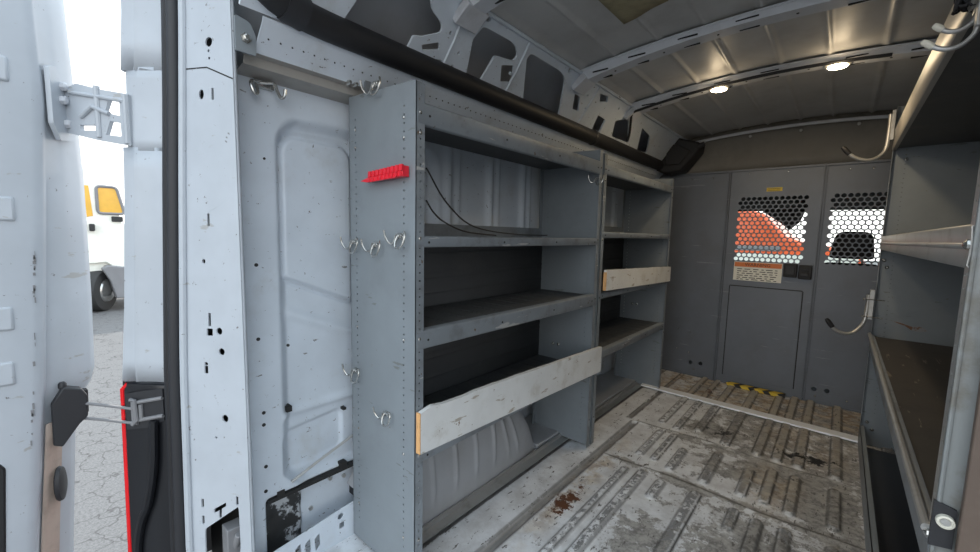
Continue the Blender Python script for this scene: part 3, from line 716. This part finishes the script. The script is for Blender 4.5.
# hazard tape at the foot of the door
hz = thing('hazard_tape', (-.42, 3.79, 0), 'yellow and black striped hazard tape on floor at the partition door', 'tape')
build(MB().box((-.62, 3.775, .001), (-.235, 3.822, .026)), 'strip', 'ink', hz)
st = MB()
for i in range(4):
    x = -.615+i*.098; st.prism([(x, .0255), (x+.060, .0255), (x+.060, .0268), (x, .0268)], 1, 3.776, 3.821)
    st.v[-8:] = [(v[0]+(v[1]-3.80)*.7, v[1], v[2]) for v in st.v[-8:]]
    st.add([(x-.0, 3.7742, .002), (x+.055, 3.7742, .002), (x+.055-.018, 3.7742, .0262), (x-.018, 3.7742, .0262)], [(0, 1, 2, 3)])
build(st, 'yellow_stripe', 'yellow', hz, smooth=0)

# aluminium strip across the floor
t = MB().ribbon([(0, 0), (.003, .010), (.078, .012), (.082, .001)], -1.14, .178, .002)
t.v = [(v[1], 3.225+v[0]+(-.025)*(v[1]+1.14)/1.32+.02, v[2]+.009) for v in t.v]
tag(build(t, 'threshold_strip', 'alu'), 'bright aluminium strip laid across the full width of the floor', 'strip')

# ------------------------------------------------------------------ cab seen through the mesh
cabt = MB()
cabt.box((-1.45, 3.87, -.05), (-1.40, 5.5, 1.0)); cabt.box((.62, 3.87, -.05), (.68, 5.5, 1.0))
struct(build(cabt, 'trim_19', 'cab'))
struct(build(MB().prism([(3.88, 1.95), (4.3, 1.80), (5.2, 1.50), (5.2, 1.54), (4.3, 1.86), (3.88, 2.05)], 0, -1.45, .7), 'trim_20', 'cab'))
struct(build(MB().tube([(-1.38, 5.65, .95), (-1.30, 5.2, 1.51)], .05, 8).tube([(.60, 5.65, .95), (.55, 5.2, 1.51)], .05, 8), 'trim_21', 'cab'))
dsh = MB().prism([(4.95, .0), (4.95, .75), (5.05, .88), (5.65, .95), (5.75, .90), (5.75, .0)], 0, -1.40, .62)
tag(build(dsh, 'dashboard', 'cab', bevel=.02), 'black dashboard under the windscreen seen through the perforations', 'dashboard')
wsg = MB().add([(-1.38, 5.66, .95), (.60, 5.66, .95), (.55, 5.21, 1.50), (-1.30, 5.21, 1.50)], [(0, 1, 2, 3)])
struct(build(wsg, 'window_1', 'glass', solid=.004))
def seat(cx, label):
    t = thing('cab_seat', (cx, 4.45, 0), label, 'seat')
    build(MB().prism([(cx-.24, .45), (cx+.24, .45), (cx+.23, .95), (cx+.16, 1.03), (cx-.16, 1.03), (cx-.23, .95)], 1, 4.30, 4.42), 'backrest', 'seat', t, bevel=.03)
    build(MB().box((cx-.24, 4.40, .30), (cx+.24, 4.92, .47)), 'seat_cushion', 'seat', t, bevel=.04)
    build(MB().prism([(cx-.145, 1.06), (cx+.145, 1.06), (cx+.125, 1.25), (cx+.09, 1.285), (cx-.08, 1.285), (cx-.115, 1.25)], 1, 4.50, 4.62), 'headrest', 'seat', t, bevel=.025)
    b = MB()
    for dx in (-.07, .07): b.cyl((cx+dx, 4.40, .98), (cx+dx, 4.55, 1.10), .008)
    build(b, 'post', 'steel', t); build(MB().box((cx-.18, 4.42, -.02), (cx+.18, 4.8, .30)), 'base', 'cab', t)
seat(.065, 'black cab seat with headrest seen through the right perforated panel')
seat(-1.02, 'black cab seat largely hidden behind the left end of partition')
t = thing('sun_visor', (-.42, 5.05, 1.30), 'black folded visor hanging behind the windscreen, seen through the left perforated panel', 'visor')
build(MB().prism([(-.66, 1.50), (-.28, 1.545), (-.33, 1.38), (-.41, 1.30), (-.47, 1.36)], 1, 5.03, 5.06), 'panel', 'cab', t, bevel=.006)
build(MB().cyl((-.40, 5.045, 1.45), (-.40, 5.10, 1.53), .010), 'stem', 'cab', t)

# orange car in front of the van
oc = thing('parked_car', (-2.2, 8.6, -.75), 'orange car parked crosswise ahead, seen through the partition perforations', 'car')
prof = [(-4.2, -.30), (-4.25, .55), (-3.9, 1.0), (-3.5, 1.62), (-3.0, 1.72), (-1.3, 1.70), (-1.02, 1.64), (-.68, 1.26), (-.45, 1.17), (.2, 1.05), (.35, .75), (.35, -.30)]
build(MB().prism(prof, 1, 8.0, 9.7), 'body', 'orangecar', oc, bevel=.05)
build(MB().box((-4.1, 7.985, 1.02), (-.74, 8.0, 1.10)), 'side_trim', 'greyp', oc, bevel=.005)
build(MB().prism([(-3.3, 1.2), (-1.9, 1.2), (-1.9, 1.55), (-3.1, 1.55)], 1, 7.985, 8.0), 'window', 'black', oc)
build(MB().box((-4.1, 7.98, -.25), (.2, 8.0, .98)), 'lower_door', 'whitecar', oc)
for cx in (-3.4, -.5):
    w = build(MB().lathe((cx, 7.95, -.40), (0, 1, 0), [(.20, 0), (.34, .02), (.35, .05), (.35, .2), (.3, .22)], 28), 'wheel', 'tyre', oc)
    build(MB().lathe((cx, 7.945, -.40), (0, 1, 0), [(.05, -.005), (.19, .0), (.20, .02)], 20), 'hubcap', 'steel', w)

# ------------------------------------------------------------------ right-hand rack
RX, RB = .17, .55
rt = thing('shelving_unit', (.36, 2.17, 0), 'tall grey steel shelving along the right side, cut by the photo edge', 'shelving unit')
def rpanel(y, fl, z0=.0, z1=1.95, m='panel', cols=(.058, .33), hz0=.2):
    hs = [circ(RX+c, hz0+k*.0256, .0036, 6) for k in range(66) for c in cols if hz0+k*.0256 < z1-.05]
    q = plate([(RX, z0), (RB, z0), (RB, z1), (RX, z1)], hs, .0022, lambda u, v, w: (u, y+(w if fl > 0 else -w), v))
    build(q, 'end_panel', m, rt, smooth=0)
    q = plate([(0, z0), (1, z0), (1, z1), (0, z1)], [circ(.5, hz0+k*.0256, .1, 6, .003) for k in range(66) if hz0+k*.0256 < z1-.05], .0022, lambda u, v, w: (RX+w, y+fl*u*.034, v))
    build(q, 'front_flange', 'steel' if fl > 0 else 'shelf', rt, smooth=0)
rpanel(3.250, -1); rpanel(1.075, 1, z1=2.0, m='post')
# worn folded edge of the near post
build(MB().tube([(RX+.003, 1.072, 0), (RX+.003, 1.072, 1.2), (RX+.003, 1.072, 1.98)], .0035, 8), 'folded_edge', 'post', rt)
def rlip(z0, z1, ya, yb, out=0., m='steel', nm='shelf', depth=.37, mt='shelfdark'):
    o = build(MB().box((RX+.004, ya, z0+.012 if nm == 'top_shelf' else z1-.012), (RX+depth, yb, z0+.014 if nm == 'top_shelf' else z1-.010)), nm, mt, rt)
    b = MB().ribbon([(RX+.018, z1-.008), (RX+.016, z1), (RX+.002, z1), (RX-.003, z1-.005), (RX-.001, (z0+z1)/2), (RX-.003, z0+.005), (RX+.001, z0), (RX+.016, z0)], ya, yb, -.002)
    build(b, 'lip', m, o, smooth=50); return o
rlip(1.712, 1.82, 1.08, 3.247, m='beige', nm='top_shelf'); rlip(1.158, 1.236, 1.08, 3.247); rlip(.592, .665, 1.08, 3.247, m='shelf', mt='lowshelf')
# second fold of the lower lip (double rounded bead)
build(MB().tube([(RX-.004, 1.09, .668), (RX-.004, 3.24, .668)], .009, 10), 'bead', 'steel', rt)
build(MB().tube([(RX-.001, 1.09, 1.197), (RX-.001, 3.24, 1.197)], .006, 10), 'bead', 'steel', rt)
build(MB().box((RX, 1.08, .0), (RX+.003, 3.247, .115)).box((RX, 1.08, .112), (RX+.02, 3.247, .115)), 'kick_plate', 'panel', rt)
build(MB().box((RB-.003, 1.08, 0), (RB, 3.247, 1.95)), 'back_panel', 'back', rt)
s = MB()
for x, z in ((RX+.02, 1.10), (RX+.035, 1.06), (RX+.03, .14), (RX+.055, .10), (RX+.06, 1.66)):
    s.lathe((x, 3.247, z), (0, -1, 0), [(.010, 0), (.009, .004), (.004, .008)], 8)
for z in (1.58, 1.2, .66): s.lathe((RX-.001, 1.09, z), (-1, 0, 0), [(.010, 0), (.009, .004), (.004, .008)], 8)
build(s, 'bolt', 'zinc', rt)
m_rust = mat('rust_streak', (.20, .10, .055), .8, dirt=((.27, .27, .28), 20, .46, .54, 1.))
build(MB().prism([(.24, .762), (.30, .748), (.33, .738), (.36, .742), (.385, .735), (.395, .722), (.37, .712), (.335, .716), (.31, .735), (.26, .755)], 1, 3.2462, 3.2470), 'rust_stain', m_rust, rt)
# black mat on the floor inside that rack
tag(build(MB().box((RX+.006, 1.10, .012), (RB-.01, 3.16, .020)), 'rubber_mat', 'wet'), 'black rubber mat lying in the bottom of the right-hand rack', 'mat')
# brown board leaning on the near end panel, right at the photo edge
tag(build(MB().box((.197, 1.045, .0), (.56, 1.062, 1.12)), 'brown_board', 'brown', bevel=.003), 'scuffed dark brown board standing against the near post of right rack', 'board')
gm = thing('grommet', (.19, 1.055, .66), 'cream ring set in a black rubber pad on the near right post', 'grommet')
q = plate([(.166, .650), (.1955, .655), (.1955, .728), (.166, .737)], [], .006, lambda u, v, w: (u, 1.072-w, v)); build(q, 'pad', 'rubber', gm, bevel=.001)
rp = [(.0068, 0), (.0068, .006), (.0085, .008), (.0118, .007), (.0126, .003), (.0126, 0)]
build(MB().lathe((.1825, 1.066, .704), (0, -1, 0), rp, 28), 'ring', 'ringw', gm)
build(MB().lathe((.1825, 1.066, .704), (0, -1, 0), [(.0072, .0005), (.0064, .0065), (.0025, .0068)], 20), 'plug', 'steel', gm)

# J hooks with rubber tips
def jhook(pts, label, plate_box, r=.0095, bolts=None):
    c = pts[0]; t = thing('tool_hook', c, label, 'hook', 'curved steel tool hooks on the right-hand rack')
    P = curve(pts, 6); k = len(P)
    build(MB().tube(P[:-3], r, 12), 'arm', 'steel', t)
    build(MB().tube(P[-5:], [r*1.25, r*1.4, r*1.4, r*1.35, r*.9], 12), 'rubber_tip', 'black' if 'black' in label else 'ringw', t)
    build(MB().box(*plate_box), 'mounting_plate', 'steel', t, bevel=.002)
    if bolts:
        b = MB()
        for z in bolts: b.cyl((c[0]-.012, c[1]-.012, z), (c[0]+.07, c[1]-.012, z), .003, 8); b.lathe((c[0]-.014, c[1]-.012, z), (-1, 0, 0), [(.008, 0), (.006, .008)], 8)
        build(b, 'bolt', 'zinc', t)
jhook([(.145, 3.19, 1.90), (.145, 3.19, 1.80), (.135, 3.18, 1.70), (.08, 3.15, 1.655), (.01, 3.13, 1.675), (-.045, 3.12, 1.735)], 'curved steel hook with black tip high on the far right rack edge', ((.150, 3.18, 1.76), (.166, 3.212, 1.92)))
jhook([(.140, 3.19, .90), (.140, 3.19, .83), (.130, 3.18, .735), (.08, 3.15, .672), (.015, 3.13, .682), (-.034, 3.12, .745)], 'curved steel hook with black tip lower on the far right rack edge', ((.145, 3.18, .76), (.166, 3.212, .93)), bolts=(.875, .775))
jhook([(.186, 1.40, 1.75), (.185, 1.40, 1.715), (.180, 1.40, 1.688), (.162, 1.40, 1.672), (.140, 1.40, 1.674), (.117, 1.40, 1.694)], 'bent steel hook with pale tip, upper one of the pair at the top right', ((.176, 1.385, 1.70), (.19, 1.415, 1.80)), r=.0052)
jhook([(.184, 1.37, 1.72), (.183, 1.37, 1.675), (.176, 1.37, 1.645), (.155, 1.37, 1.627), (.128, 1.37, 1.630), (.099, 1.37, 1.653)], 'bent steel hook with pale tip, lower one of the pair at the top right', ((.176, 1.355, 1.66), (.19, 1.380, 1.76)), r=.0052)
cbz = thing('cable_bundle', (.185, 1.42, 1.72), 'dark tangled bundle of wires hanging on the top right hooks', 'cable')
random.seed(11)
for i in range(5):
    a0 = random.uniform(0, 6); ps = [(.165+.018*math.sin(a0+k*1.1+i), 1.40+.02*math.cos(a0*2+k*1.3), 1.735+.022*math.sin(k*1.7+i)) for k in range(8)]
    build(MB().tube(curve(ps, 4), .004, 6), 'wire', 'black', cbz)

# ------------------------------------------------------------------ rear pillar and jamb
def ip(tab, z):
    t = sorted(tab); zs = [a for a, b in t]; return float(np.interp(z, zs, [b for a, b in t]))
A_ = [(1.862, .266), (1.689, .255), (1.326, .245), (.97, .227), (.702, .208), (.143, .199), (-.3, .195)]
A2 = [(1.862, .296), (1.574, .280), (1.326, .269), (.758, .243), (-.3, .225)]
B_ = [(1.858, .343), (1.574, .335), (1.327, .323), (.761, .299), (.148, .289), (-.3, .285)]
C1 = [(1.85, .377), (1.569, .365), (1.326, .354), (.77, .332), (.167, .322), (-.3, .318)]
def pil(u, v, w):
    a = Vector((-1.50, ip(C1, v))); b = Vector((-1.32, .440)); p = a.lerp(b, u); return (p.x+w*.36, p.y-w*.93, v)
sl = lambda u, z, hu, hz: rrect(u-hu, z-hz, u+hu, z+hz, .002)
ph = [circ(.55, 1.718, .07, 14, .013), circ(.54, 1.694, .022, 8, .0045), circ(.55, 1.674, .022, 8, .0045), circ(.38, 1.578, .05, 12, .014), sl(.60, 1.576, .022, .016),
      sl(.47, 1.222, .02, .018), circ(.37, 1.10, .03, 10, .007), sl(.45, .926, .022, .020), sl(.45, .888, .05, .011), circ(.61, .893, .05, 12, .011), circ(.64, .831, .05, 12, .011), sl(.38, .772, .03, .012),
      circ(.38, .79, .03, 8, .006), circ(.66, .624, .05, 12, .012), circ(.5, .56, .02, 8, .004), sl(.24, .341, .02, .014), sl(.80, .362, .02, .014), sl(.24, .285, .02, .014),
      rpoly([(.42, .325), (.62, .352), (.62, .340), (.55, .330), (.54, .300), (.50, .297), (.50, .322), (.42, .312)], .004), rpoly([(.26, .254), (.82, .344), (.83, .205), (.79, .17), (.26, .06)], .02)]
zs_ = [-.3]+[k*.1 for k in range(-2, 19)]+[1.9, 2.08]
outer = [(.03, z) for z in zs_]+[(1.0, 2.08)]+[(1.0, z) for z in reversed(zs_[:-1])]
pil_o = struct(build(plate(outer, ph, .004, pil), 'trim_22', 'white', smooth=50))
# rounded front edge of the pillar, its return into the wall and a back sheet painted black so the holes look shaded
zz = lin(-.3, 2.08, 24)
rnd = MB().grid(lambda z, t: (-1.50-.015*math.sin(t*PI/2)+.18*.03*1.0, ip(C1, z)-.002+.014*math.cos(t*PI/2)-.016, z), zz, lin(0, 1, 5))
pr = MB()
cols = lambda z: [(-1.32, .440, z), (-1.322, .445, z), (-1.328, .449, z), (-1.44, .466, z)]
pr.add([p for z in zz for p in cols(z)], [(i*4+j, (i+1)*4+j, (i+1)*4+j+1, i*4+j+1) for i in range(len(zz)-1) for j in range(3)])
struct(build(pr, 'trim_23', 'white', solid=.003))
pk = MB().grid(lambda z, t: (-1.68+.235*t, .425+.035*t, z), zz, lin(0, 1, 3))
struct(build(pk, 'trim_24', 'hole', solid=.003))
# raised round boss behind the top holes, plus white bead beside the rubber seal
bs = MB().tube([(-1.497+.004, ip(C1, z)-.004, z) for z in zz], .011, 10)
build(bs, 'edge_bead', 'white', pil_o)
sm = MB()
sm.add([pil(.02, 1.656, .0045), pil(.5, 1.652, .0045), pil(1.0, 1.612, .0045), pil(1.0, 1.608, .0045), pil(.5, 1.648, .0045), pil(.02, 1.652, .0045)], [(0, 1, 4, 5), (1, 2, 3, 4)])
build(sm, 'seam', 'hole', pil_o, smooth=0)
sc = MB()
for (u0, z0, u1, z1) in ((.50, 1.478, .85, 1.440), (.60, 1.492, .90, 1.462), (.66, 1.468, .86, 1.452)):
    sc.add([pil(u0, z0, .0044), pil(u1, z1+.003, .0044), pil(u1, z1-.002, .0044)], [(0, 1, 2)])
build(sc, 'scratch', 'greyp', pil_o, smooth=0)
# inner mechanism glimpsed in the lower opening
mk = MB().box((-1.47, .40, .10), (-1.40, .43, .20)).box((-1.43, .39, .16), (-1.38, .44, .26)).cyl((-1.44, .40, .08), (-1.37, .42, .24), .012)
build(mk, 'inner_bracket', 'greyp', pil_o, bevel=.003)

# weatherstrip
ws = MB(); path = [(lambda z: ((-1.57-1.5)/2, (ip(B_, z)+ip(C1, z))/2-.006, z))(z) for z in lin(-.3, 2.06, 30)]
wt = thing('door_seal', (-1.535, .33, -.3), 'black rubber weatherstrip down the rear door opening', 'seal')
build(MB().tube([(p[0]+.012, p[1]+.004, p[2]) for p in path], .019, 12), 'bulb', 'rubber', wt)
build(MB().tube([(p[0]-.020, p[1]-.008, p[2]) for p in path], .011, 10), 'lip', 'rubber', wt)
build(MB().tube([(p[0]+.002, p[1]-.013, p[2]) for p in path], .006, 8), 'bead', 'black', wt)
# jamb between seal and body corner
def jamb(z0, z1, n):
    b = MB(); zz = lin(z0, z1, n)
    row = lambda z: [(-1.55, ip(B_, z)+.02, z), (-1.575, ip(B_, z), z), (-1.60, ip(B_, z)-.018, z), (-1.638, ip(A2, z)+.004, z), (-1.642, ip(A2, z)-.004, z), (-1.645, ip(A2, z)-.001, z), (-1.675, ip(A_, z)+.002, z), (-1.685, ip(A_, z)+.008, z), (-1.70, ip(A_, z)+.04, z), (-1.70, .6, z)]
    m = 10; b.add([p for z in zz for p in row(z)], [(i*m+j, (i+1)*m+j, (i+1)*m+j+1, i*m+j+1) for i in range(n-1) for j in range(m-1)]); return b
struct(build(jamb(.715, 1.435, 12), 'trim_25', 'white', solid=.004)); struct(build(jamb(1.66, 2.08, 6), 'trim_26', 'white', solid=.004))
# notch for the hinge: same jamb set back
nb = MB(); zz2 = lin(1.425, 1.67, 8)
row = lambda z: [(-1.55, ip(B_, z)+.02, z), (-1.575, ip(B_, z), z), (-1.60, ip(B_, z)-.018, z), (-1.638, ip(A2, z)+.004, z), (-1.668, ip(A_, z)+.012, z), (-1.68, ip(A_, z)+.05, z), (-1.70, .6, z)]
nb.add([p for z in zz2 for p in row(z)], [(i*7+j, (i+1)*7+j, (i+1)*7+j+1, i*7+j+1) for i in range(7) for j in range(6)])
struct(build(nb, 'trim_27', 'white', solid=.004))
struct(build(jamb(.0, .725, 8), 'trim_28', 'housing', solid=.003))
# tail lamp
tl = thing('tail_light', (-1.66, .25, -.25), 'tail light with a red lens edge and black housing below the white jamb', 'light')
hs_ = MB(); zl = lin(-.25, .708, 16)
hs_.add([p for z in zl for p in ((-1.56, ip(B_, z)-.002, z), (-1.60, ip(B_, z)-.035, z), (-1.668, ip(A_, z)+.004, z), (-1.68, ip(A_, z)+.08, z))], [(i*4+j, (i+1)*4+j, (i+1)*4+j+1, i*4+j+1) for i in range(15) for j in range(3)]+[(60, 61, 62, 63)])
build(hs_, 'housing', 'housing', tl, solid=.004, bevel=.002)
build(MB().tube([(-1.676, ip(A_, z)+.003, z) for z in lin(-.25, .690, 20)]+[(-1.665, ip(A_, .7)+.012, .708)], [.0085]*20+[.006], 10), 'red_lens', 'red', tl)
cv = MB().tube(curve([(-1.575, .262, .60), (-1.58, .255, .45), (-1.60, .240, .33), (-1.62, .225, .27), (-1.64, .215, .18), (-1.65, .208, .0)], 5), .012, 8)
build(cv, 'inner_ridge', 'housing', tl)

# ------------------------------------------------------------------ rear door standing open
Lt1 = [(2.3, .085), (1.812, .091), (1.548, .096), (1.268, .081), (.773, .051), (.224, .004), (-.4, -.04)]
Lt2 = [(2.3, .155), (1.885, .163), (1.621, .170), (1.343, .177), (.951, .174), (.713, .168), (.66, .150), (.62, .118), (.137, .085), (-.4, .06)]
rd = thing('rear_door', (-1.85, .0, -.35), 'white rear cargo door swung open beyond the pillar, seen at the left', 'door')
def drow(z):
    a = ip(Lt1, z); b = ip(Lt2, z); m = (a+b)/2
    return [(-1.72, -.80, z), (-1.742, -.06, z), (-1.745, a-.026, z), (-1.75, a-.006, z), (-1.757, a, z), (-1.775, a+.004, z), (-1.80, m-.008, z), (-1.815, m+.004, z), (-1.845, b-.016, z), (-1.855, b-.010, z), (-1.875, b-.004, z), (-1.885, b, z), (-1.90, b-.006, z), (-1.905, b-.05, z), (-1.93, -.80, z)]
zd = lin(-.35, 2.30, 60); db_ = MB(); m = 15
db_.add([p for z in zd for p in drow(z)], [(i*m+j, (i+1)*m+j, (i+1)*m+(j+1) % m, i*m+(j+1) % m) for i in range(59) for j in range(m)]+[tuple(range(m)), tuple(range(59*m, 60*m))])
body = build(db_, 'door_panel', 'white', rd, smooth=40)
# pressed pads on the inner face
for z, ym in ((1.61, .035), (1.238, .023), (.935, .002), (.78, -.005)):
    build(MB().box((-1.752, -.075, z-.034), (-1.738, ym, z+.034)), 'pressed_pad', 'white', body, bevel=.012)
build(MB().prism([(-.70, -.28), (-.095, -.28), (-.055, .262), (-.040, .51), (-.05, .53), (-.70, .53)], 0, -1.748, -1.738), 'window_recess', 'black', body, bevel=.01)
mk = MB(); random.seed(4)
for i in range(26):
    z = random.choice([random.uniform(.97, 1.12), random.uniform(.55, .93)]); mk.box((-1.7475, ip(Lt1, z)-.022+random.uniform(-.0025, .0025), z), (-1.7435, ip(Lt1, z)-.019+random.uniform(-.001, .002), z+random.uniform(.004, .02)))
build(mk, 'scuff_mark', 'greyp', body, smooth=0)
# stained return around the stay and buffer
st_ = MB().grid(lambda z, t: (-1.772-.035*t, ip(Lt1, z)+.0075+(ip(Lt2, z)-ip(Lt1, z))*.5*t-.003*t, z), lin(-.2, .60, 14), lin(0, 1, 4))
build(st_, 'stained_return', 'tan', body, solid=.002)
bf = MB().lathe((-1.795, .058, .395), (.35, .93, 0), [(.030, 0), (.032, .004), (.030, .012), (.020, .016)], 24)
bf.v = [(v[0], v[1], .395+(v[2]-.395)*1.75) for v in bf.v]
build(bf, 'rubber_buffer', 'rubber', rd)
# hinge
hg = build(plate(rpoly([(.03, 1.49), (.22, 1.445), (.60, 1.455), (.80, 1.49), (.80, 1.60), (.40, 1.62), (.22, 1.655), (.03, 1.645)], .014), [], .012, lambda u, v, w: (-1.757-.128*u+(w+.004)*.515, .095+.077*u+(w+.004)*.857, v)), 'hinge', 'white', rd, bevel=.003)
sb = MB()
for u, z in ((.36, 1.605), (.33, 1.565), (.42, 1.500)): sb.lathe((-1.757-.128*u+.008, .095+.077*u+.0135, z), (.515, .857, 0), [(.013, 0), (.013, .010), (.009, .013)], 6)
build(sb, 'hinge_bolt', 'bow', hg, smooth=20)
ar = MB()
def arm(t, v, w):
    p = Vector((-1.815, .150)).lerp(Vector((-1.655, .272)), t); return (p.x+w*.6, p.y-w*.8, v)
ap = plate(rpoly([(.0, 1.475), (.45, 1.455), (1.0, 1.438), (1.0, 1.588), (.6, 1.600), (.2, 1.618), (.0, 1.60)], .006), [rrect(.22, 1.482, .48, 1.498, .004), rpoly([(.62, 1.47), (.86, 1.465), (.86, 1.505), (.70, 1.510)], .006), rpoly([(.62, 1.535), (.86, 1.525), (.86, 1.575), (.70, 1.572)], .006)], .012, arm)
build(ap, 'hinge_arm', 'white', hg, bevel=.002)
kn = MB(); kn.tube([arm(.52, 1.462, .012), arm(.52, 1.61, .012)], .008, 10); kn.tube([arm(.1, 1.592, .014), arm(.95, 1.567, .014)], .006, 8)
kn.tube([arm(.95, 1.445, .010), arm(.95, 1.585, .010)], .009, 10)
kn.tube([arm(.25, 1.52, .014), arm(.45, 1.55, .016), arm(.7, 1.53, .014)], .007, 8)
build(kn, 'knuckle', 'white', hg)
# door stay
ck = thing('door_stay', (-1.80, .10, .55), 'black door stay with two thin rods joining the open door to the body', 'door stay')
build(MB().prism([(.055, .53), (.075, .52), (.115, .58), (.135, .60), (.137, .665), (.125, .69), (.085, .705), (.058, .66)], 0, -1.80, -1.765), 'door_bracket', 'rubber', ck, bevel=.004)
build(MB().prism([(.09, .565), (.14, .60), (.142, .675), (.10, .68)], 0, -1.825, -1.80), 'cup', 'black', ck, bevel=.004)
build(MB().lathe((-1.785, .085, .700), (0, 0, 1), [(.010, 0), (.010, .012), (.006, .018)], 12), 'pivot_cap', 'rubber', ck)
for za, zb, nm in ((.640, .634, 'rod'), (.590, .588, 'rod')):
    build(MB().tube([(-1.805, .110, za), (-1.72, .165, (za+zb)/2+.002), (-1.62, .232, zb)], .0048, 8), nm, 'greyp', ck)
def ckp(t, v, w):
    p = Vector((-1.655, .214)).lerp(Vector((-1.565, .290)), t); return (p.x+w*.65, p.y-w*.76, v)
build(plate(rpoly([(0, .565), (.5, .572), (1, .598), (1, .70), (.45, .692), (0, .680)], .004), [], .006, ckp), 'body_plate', 'rubber', ck, bevel=.001)
gk = MB()
for (a, z, b, z2) in ((.28, .655, 1, .672), (.28, .597, 1, .615), (.22, .59, .22, .66), (.42, .60, .42, .65)): gk.tube([ckp(a, z, .008), ckp(b, z2, .008)], .006, 8)
gk.tube([ckp(.18, .665, .012), ckp(.30, .665, .014), ckp(.34, .60, .014), ckp(.20, .585, .012)], .006, 8)
build(gk, 'guide_clamp', 'greyp', ck)

# ------------------------------------------------------------------ outside
struct(build(MB().grid(lambda a, b: (a, b, -.75), lin(-60, 40, 12), lin(-40, 60, 12)), 'ground', 'ground', recalc=False))
tk = thing('parked_truck', (-13.6, .6, -.75), 'white truck with amber-reflecting side window parked outside, in the gap beside the pillar', 'truck')
X0 = -12.75
bodyp = [(-3.2, -.25), (-3.2, 2.75), (.95, 2.75), (1.20, 2.62), (1.60, 1.45), (1.95, 1.05), (2.5, .82), (2.6, .3), (2.6, -.30)]
bodyp = [(a, b) for a, b in bodyp]
build(MB().prism([(-3.2, -.25), (-3.2, 2.45), (1.30, 2.45), (1.52, 2.30), (1.80, 1.25), (2.45, .95), (2.6, .3), (2.6, -.25)], 0, X0-2.1, X0), 'cab_body', 'whitecar', tk, bevel=.04)
build(MB().prism([(1.20, 1.37), (1.18, 2.06), (1.26, 2.06), (1.30, 1.40)], 0, X0, X0+.01), 'window', 'amber', tk)
wf = [(1.38, 1.46), (1.38, 2.06), (1.72, 2.06), (1.84, 1.46)]
build(MB().prism(wf, 0, X0, X0+.01), 'window', 'amber', tk)
build(MB().tube([(X0+.01, a, b) for a, b in rpoly(wf, .08)+[rpoly(wf, .08)[0]]], .032, 6), 'window_frame', 'greyp', tk)
build(MB().box((X0, 1.22, 1.06), (X0+.12, 1.31, 1.22)).box((X0, 1.60, 1.28), (X0+.05, 1.80, 1.40)), 'mirror', 'tyre', tk, bevel=.02)
build(MB().prism([(1.56, -.45), (1.48, -.05), (1.36, .22), (1.45, .30), (2.62, .10), (2.62, -.45)], 0, X0-.02, X0+.30), 'bumper', 'greyp', tk, bevel=.02)
build(MB().prism([(1.15, .34), (1.25, .50), (1.50, .52), (1.75, .25), (1.70, .15), (1.45, .36), (1.28, .34)], 0, X0, X0+.08), 'wheel_flare', 'whitecar', tk, bevel=.02)
for y in (1.44, -1.9):
    w = build(MB().lathe((X0+.06, y, -.29), (-.55, -.83 if y > 0 else -.1, 0), [(.30, 0), (.44, .02), (.46, .06), (.46, .26), (.4, .3)], 30), 'wheel', 'tyre', tk)
    build(MB().lathe((X0+.075, y+.02, -.29), (-.55, -.83 if y > 0 else -.1, 0), [(.06, -.04), (.10, -.02), (.24, .0), (.27, .03)], 24), 'rim', 'zinc', w)

# ------------------------------------------------------------------ light and sky
w = bpy.data.worlds.new('sky'); bpy.context.scene.world = w; w.use_nodes = True; nt = w.node_tree
bg = nt.nodes['Background']; tc = nd(nt, 'ShaderNodeTexCoord'); sx = nd(nt, 'ShaderNodeSeparateXYZ'); L(nt, tc.outputs['Generated'], sx.inputs[0])
c = mixc(nt, ramp(nt, sx.outputs[2], .05, .55), (1.0, .98, .95), (.74, .87, .98))
L(nt, c, bg.inputs[0]); bg.inputs[1].default_value = 1.35
sun = bpy.data.lights.new('sun', 'SUN'); sun.energy = 1.6; sun.angle = .02; sun.color = (1, .95, .86)
so = bpy.data.objects.new('sun', sun); C.objects.link(so)
so.rotation_euler = Vector((1, .03, -1.15)).to_track_quat('-Z', 'Y').to_euler()

# ------------------------------------------------------------------ camera
yaw, pitch, roll, Fpx = .704067, .102312, .0225634, 411.7
f = Vector((-math.sin(yaw)*math.cos(pitch), math.cos(yaw)*math.cos(pitch), -math.sin(pitch)))
r = Vector((math.cos(yaw), math.sin(yaw), 0)); u = r.cross(f)
r2 = math.cos(roll)*r+math.sin(roll)*u; u2 = -math.sin(roll)*r+math.cos(roll)*u
cam = bpy.data.cameras.new('camera'); co = bpy.data.objects.new('camera', cam); C.objects.link(co)
cam.sensor_width = 36; cam.lens = Fpx/980*36; cam.clip_start = .02; cam.clip_end = 300
co.matrix_world = Matrix(((r2.x, u2.x, -f.x, 0), (r2.y, u2.y, -f.y, 0), (r2.z, u2.z, -f.z, 1.20), (0, 0, 0, 1)))
sc_ = bpy.context.scene; sc_.camera = co
vs_ = sc_.view_settings; vs_.view_transform = 'Standard'; vs_.look = 'None'; vs_.gamma = 1; vs_.use_curve_mapping = False
vs_.exposure = .90
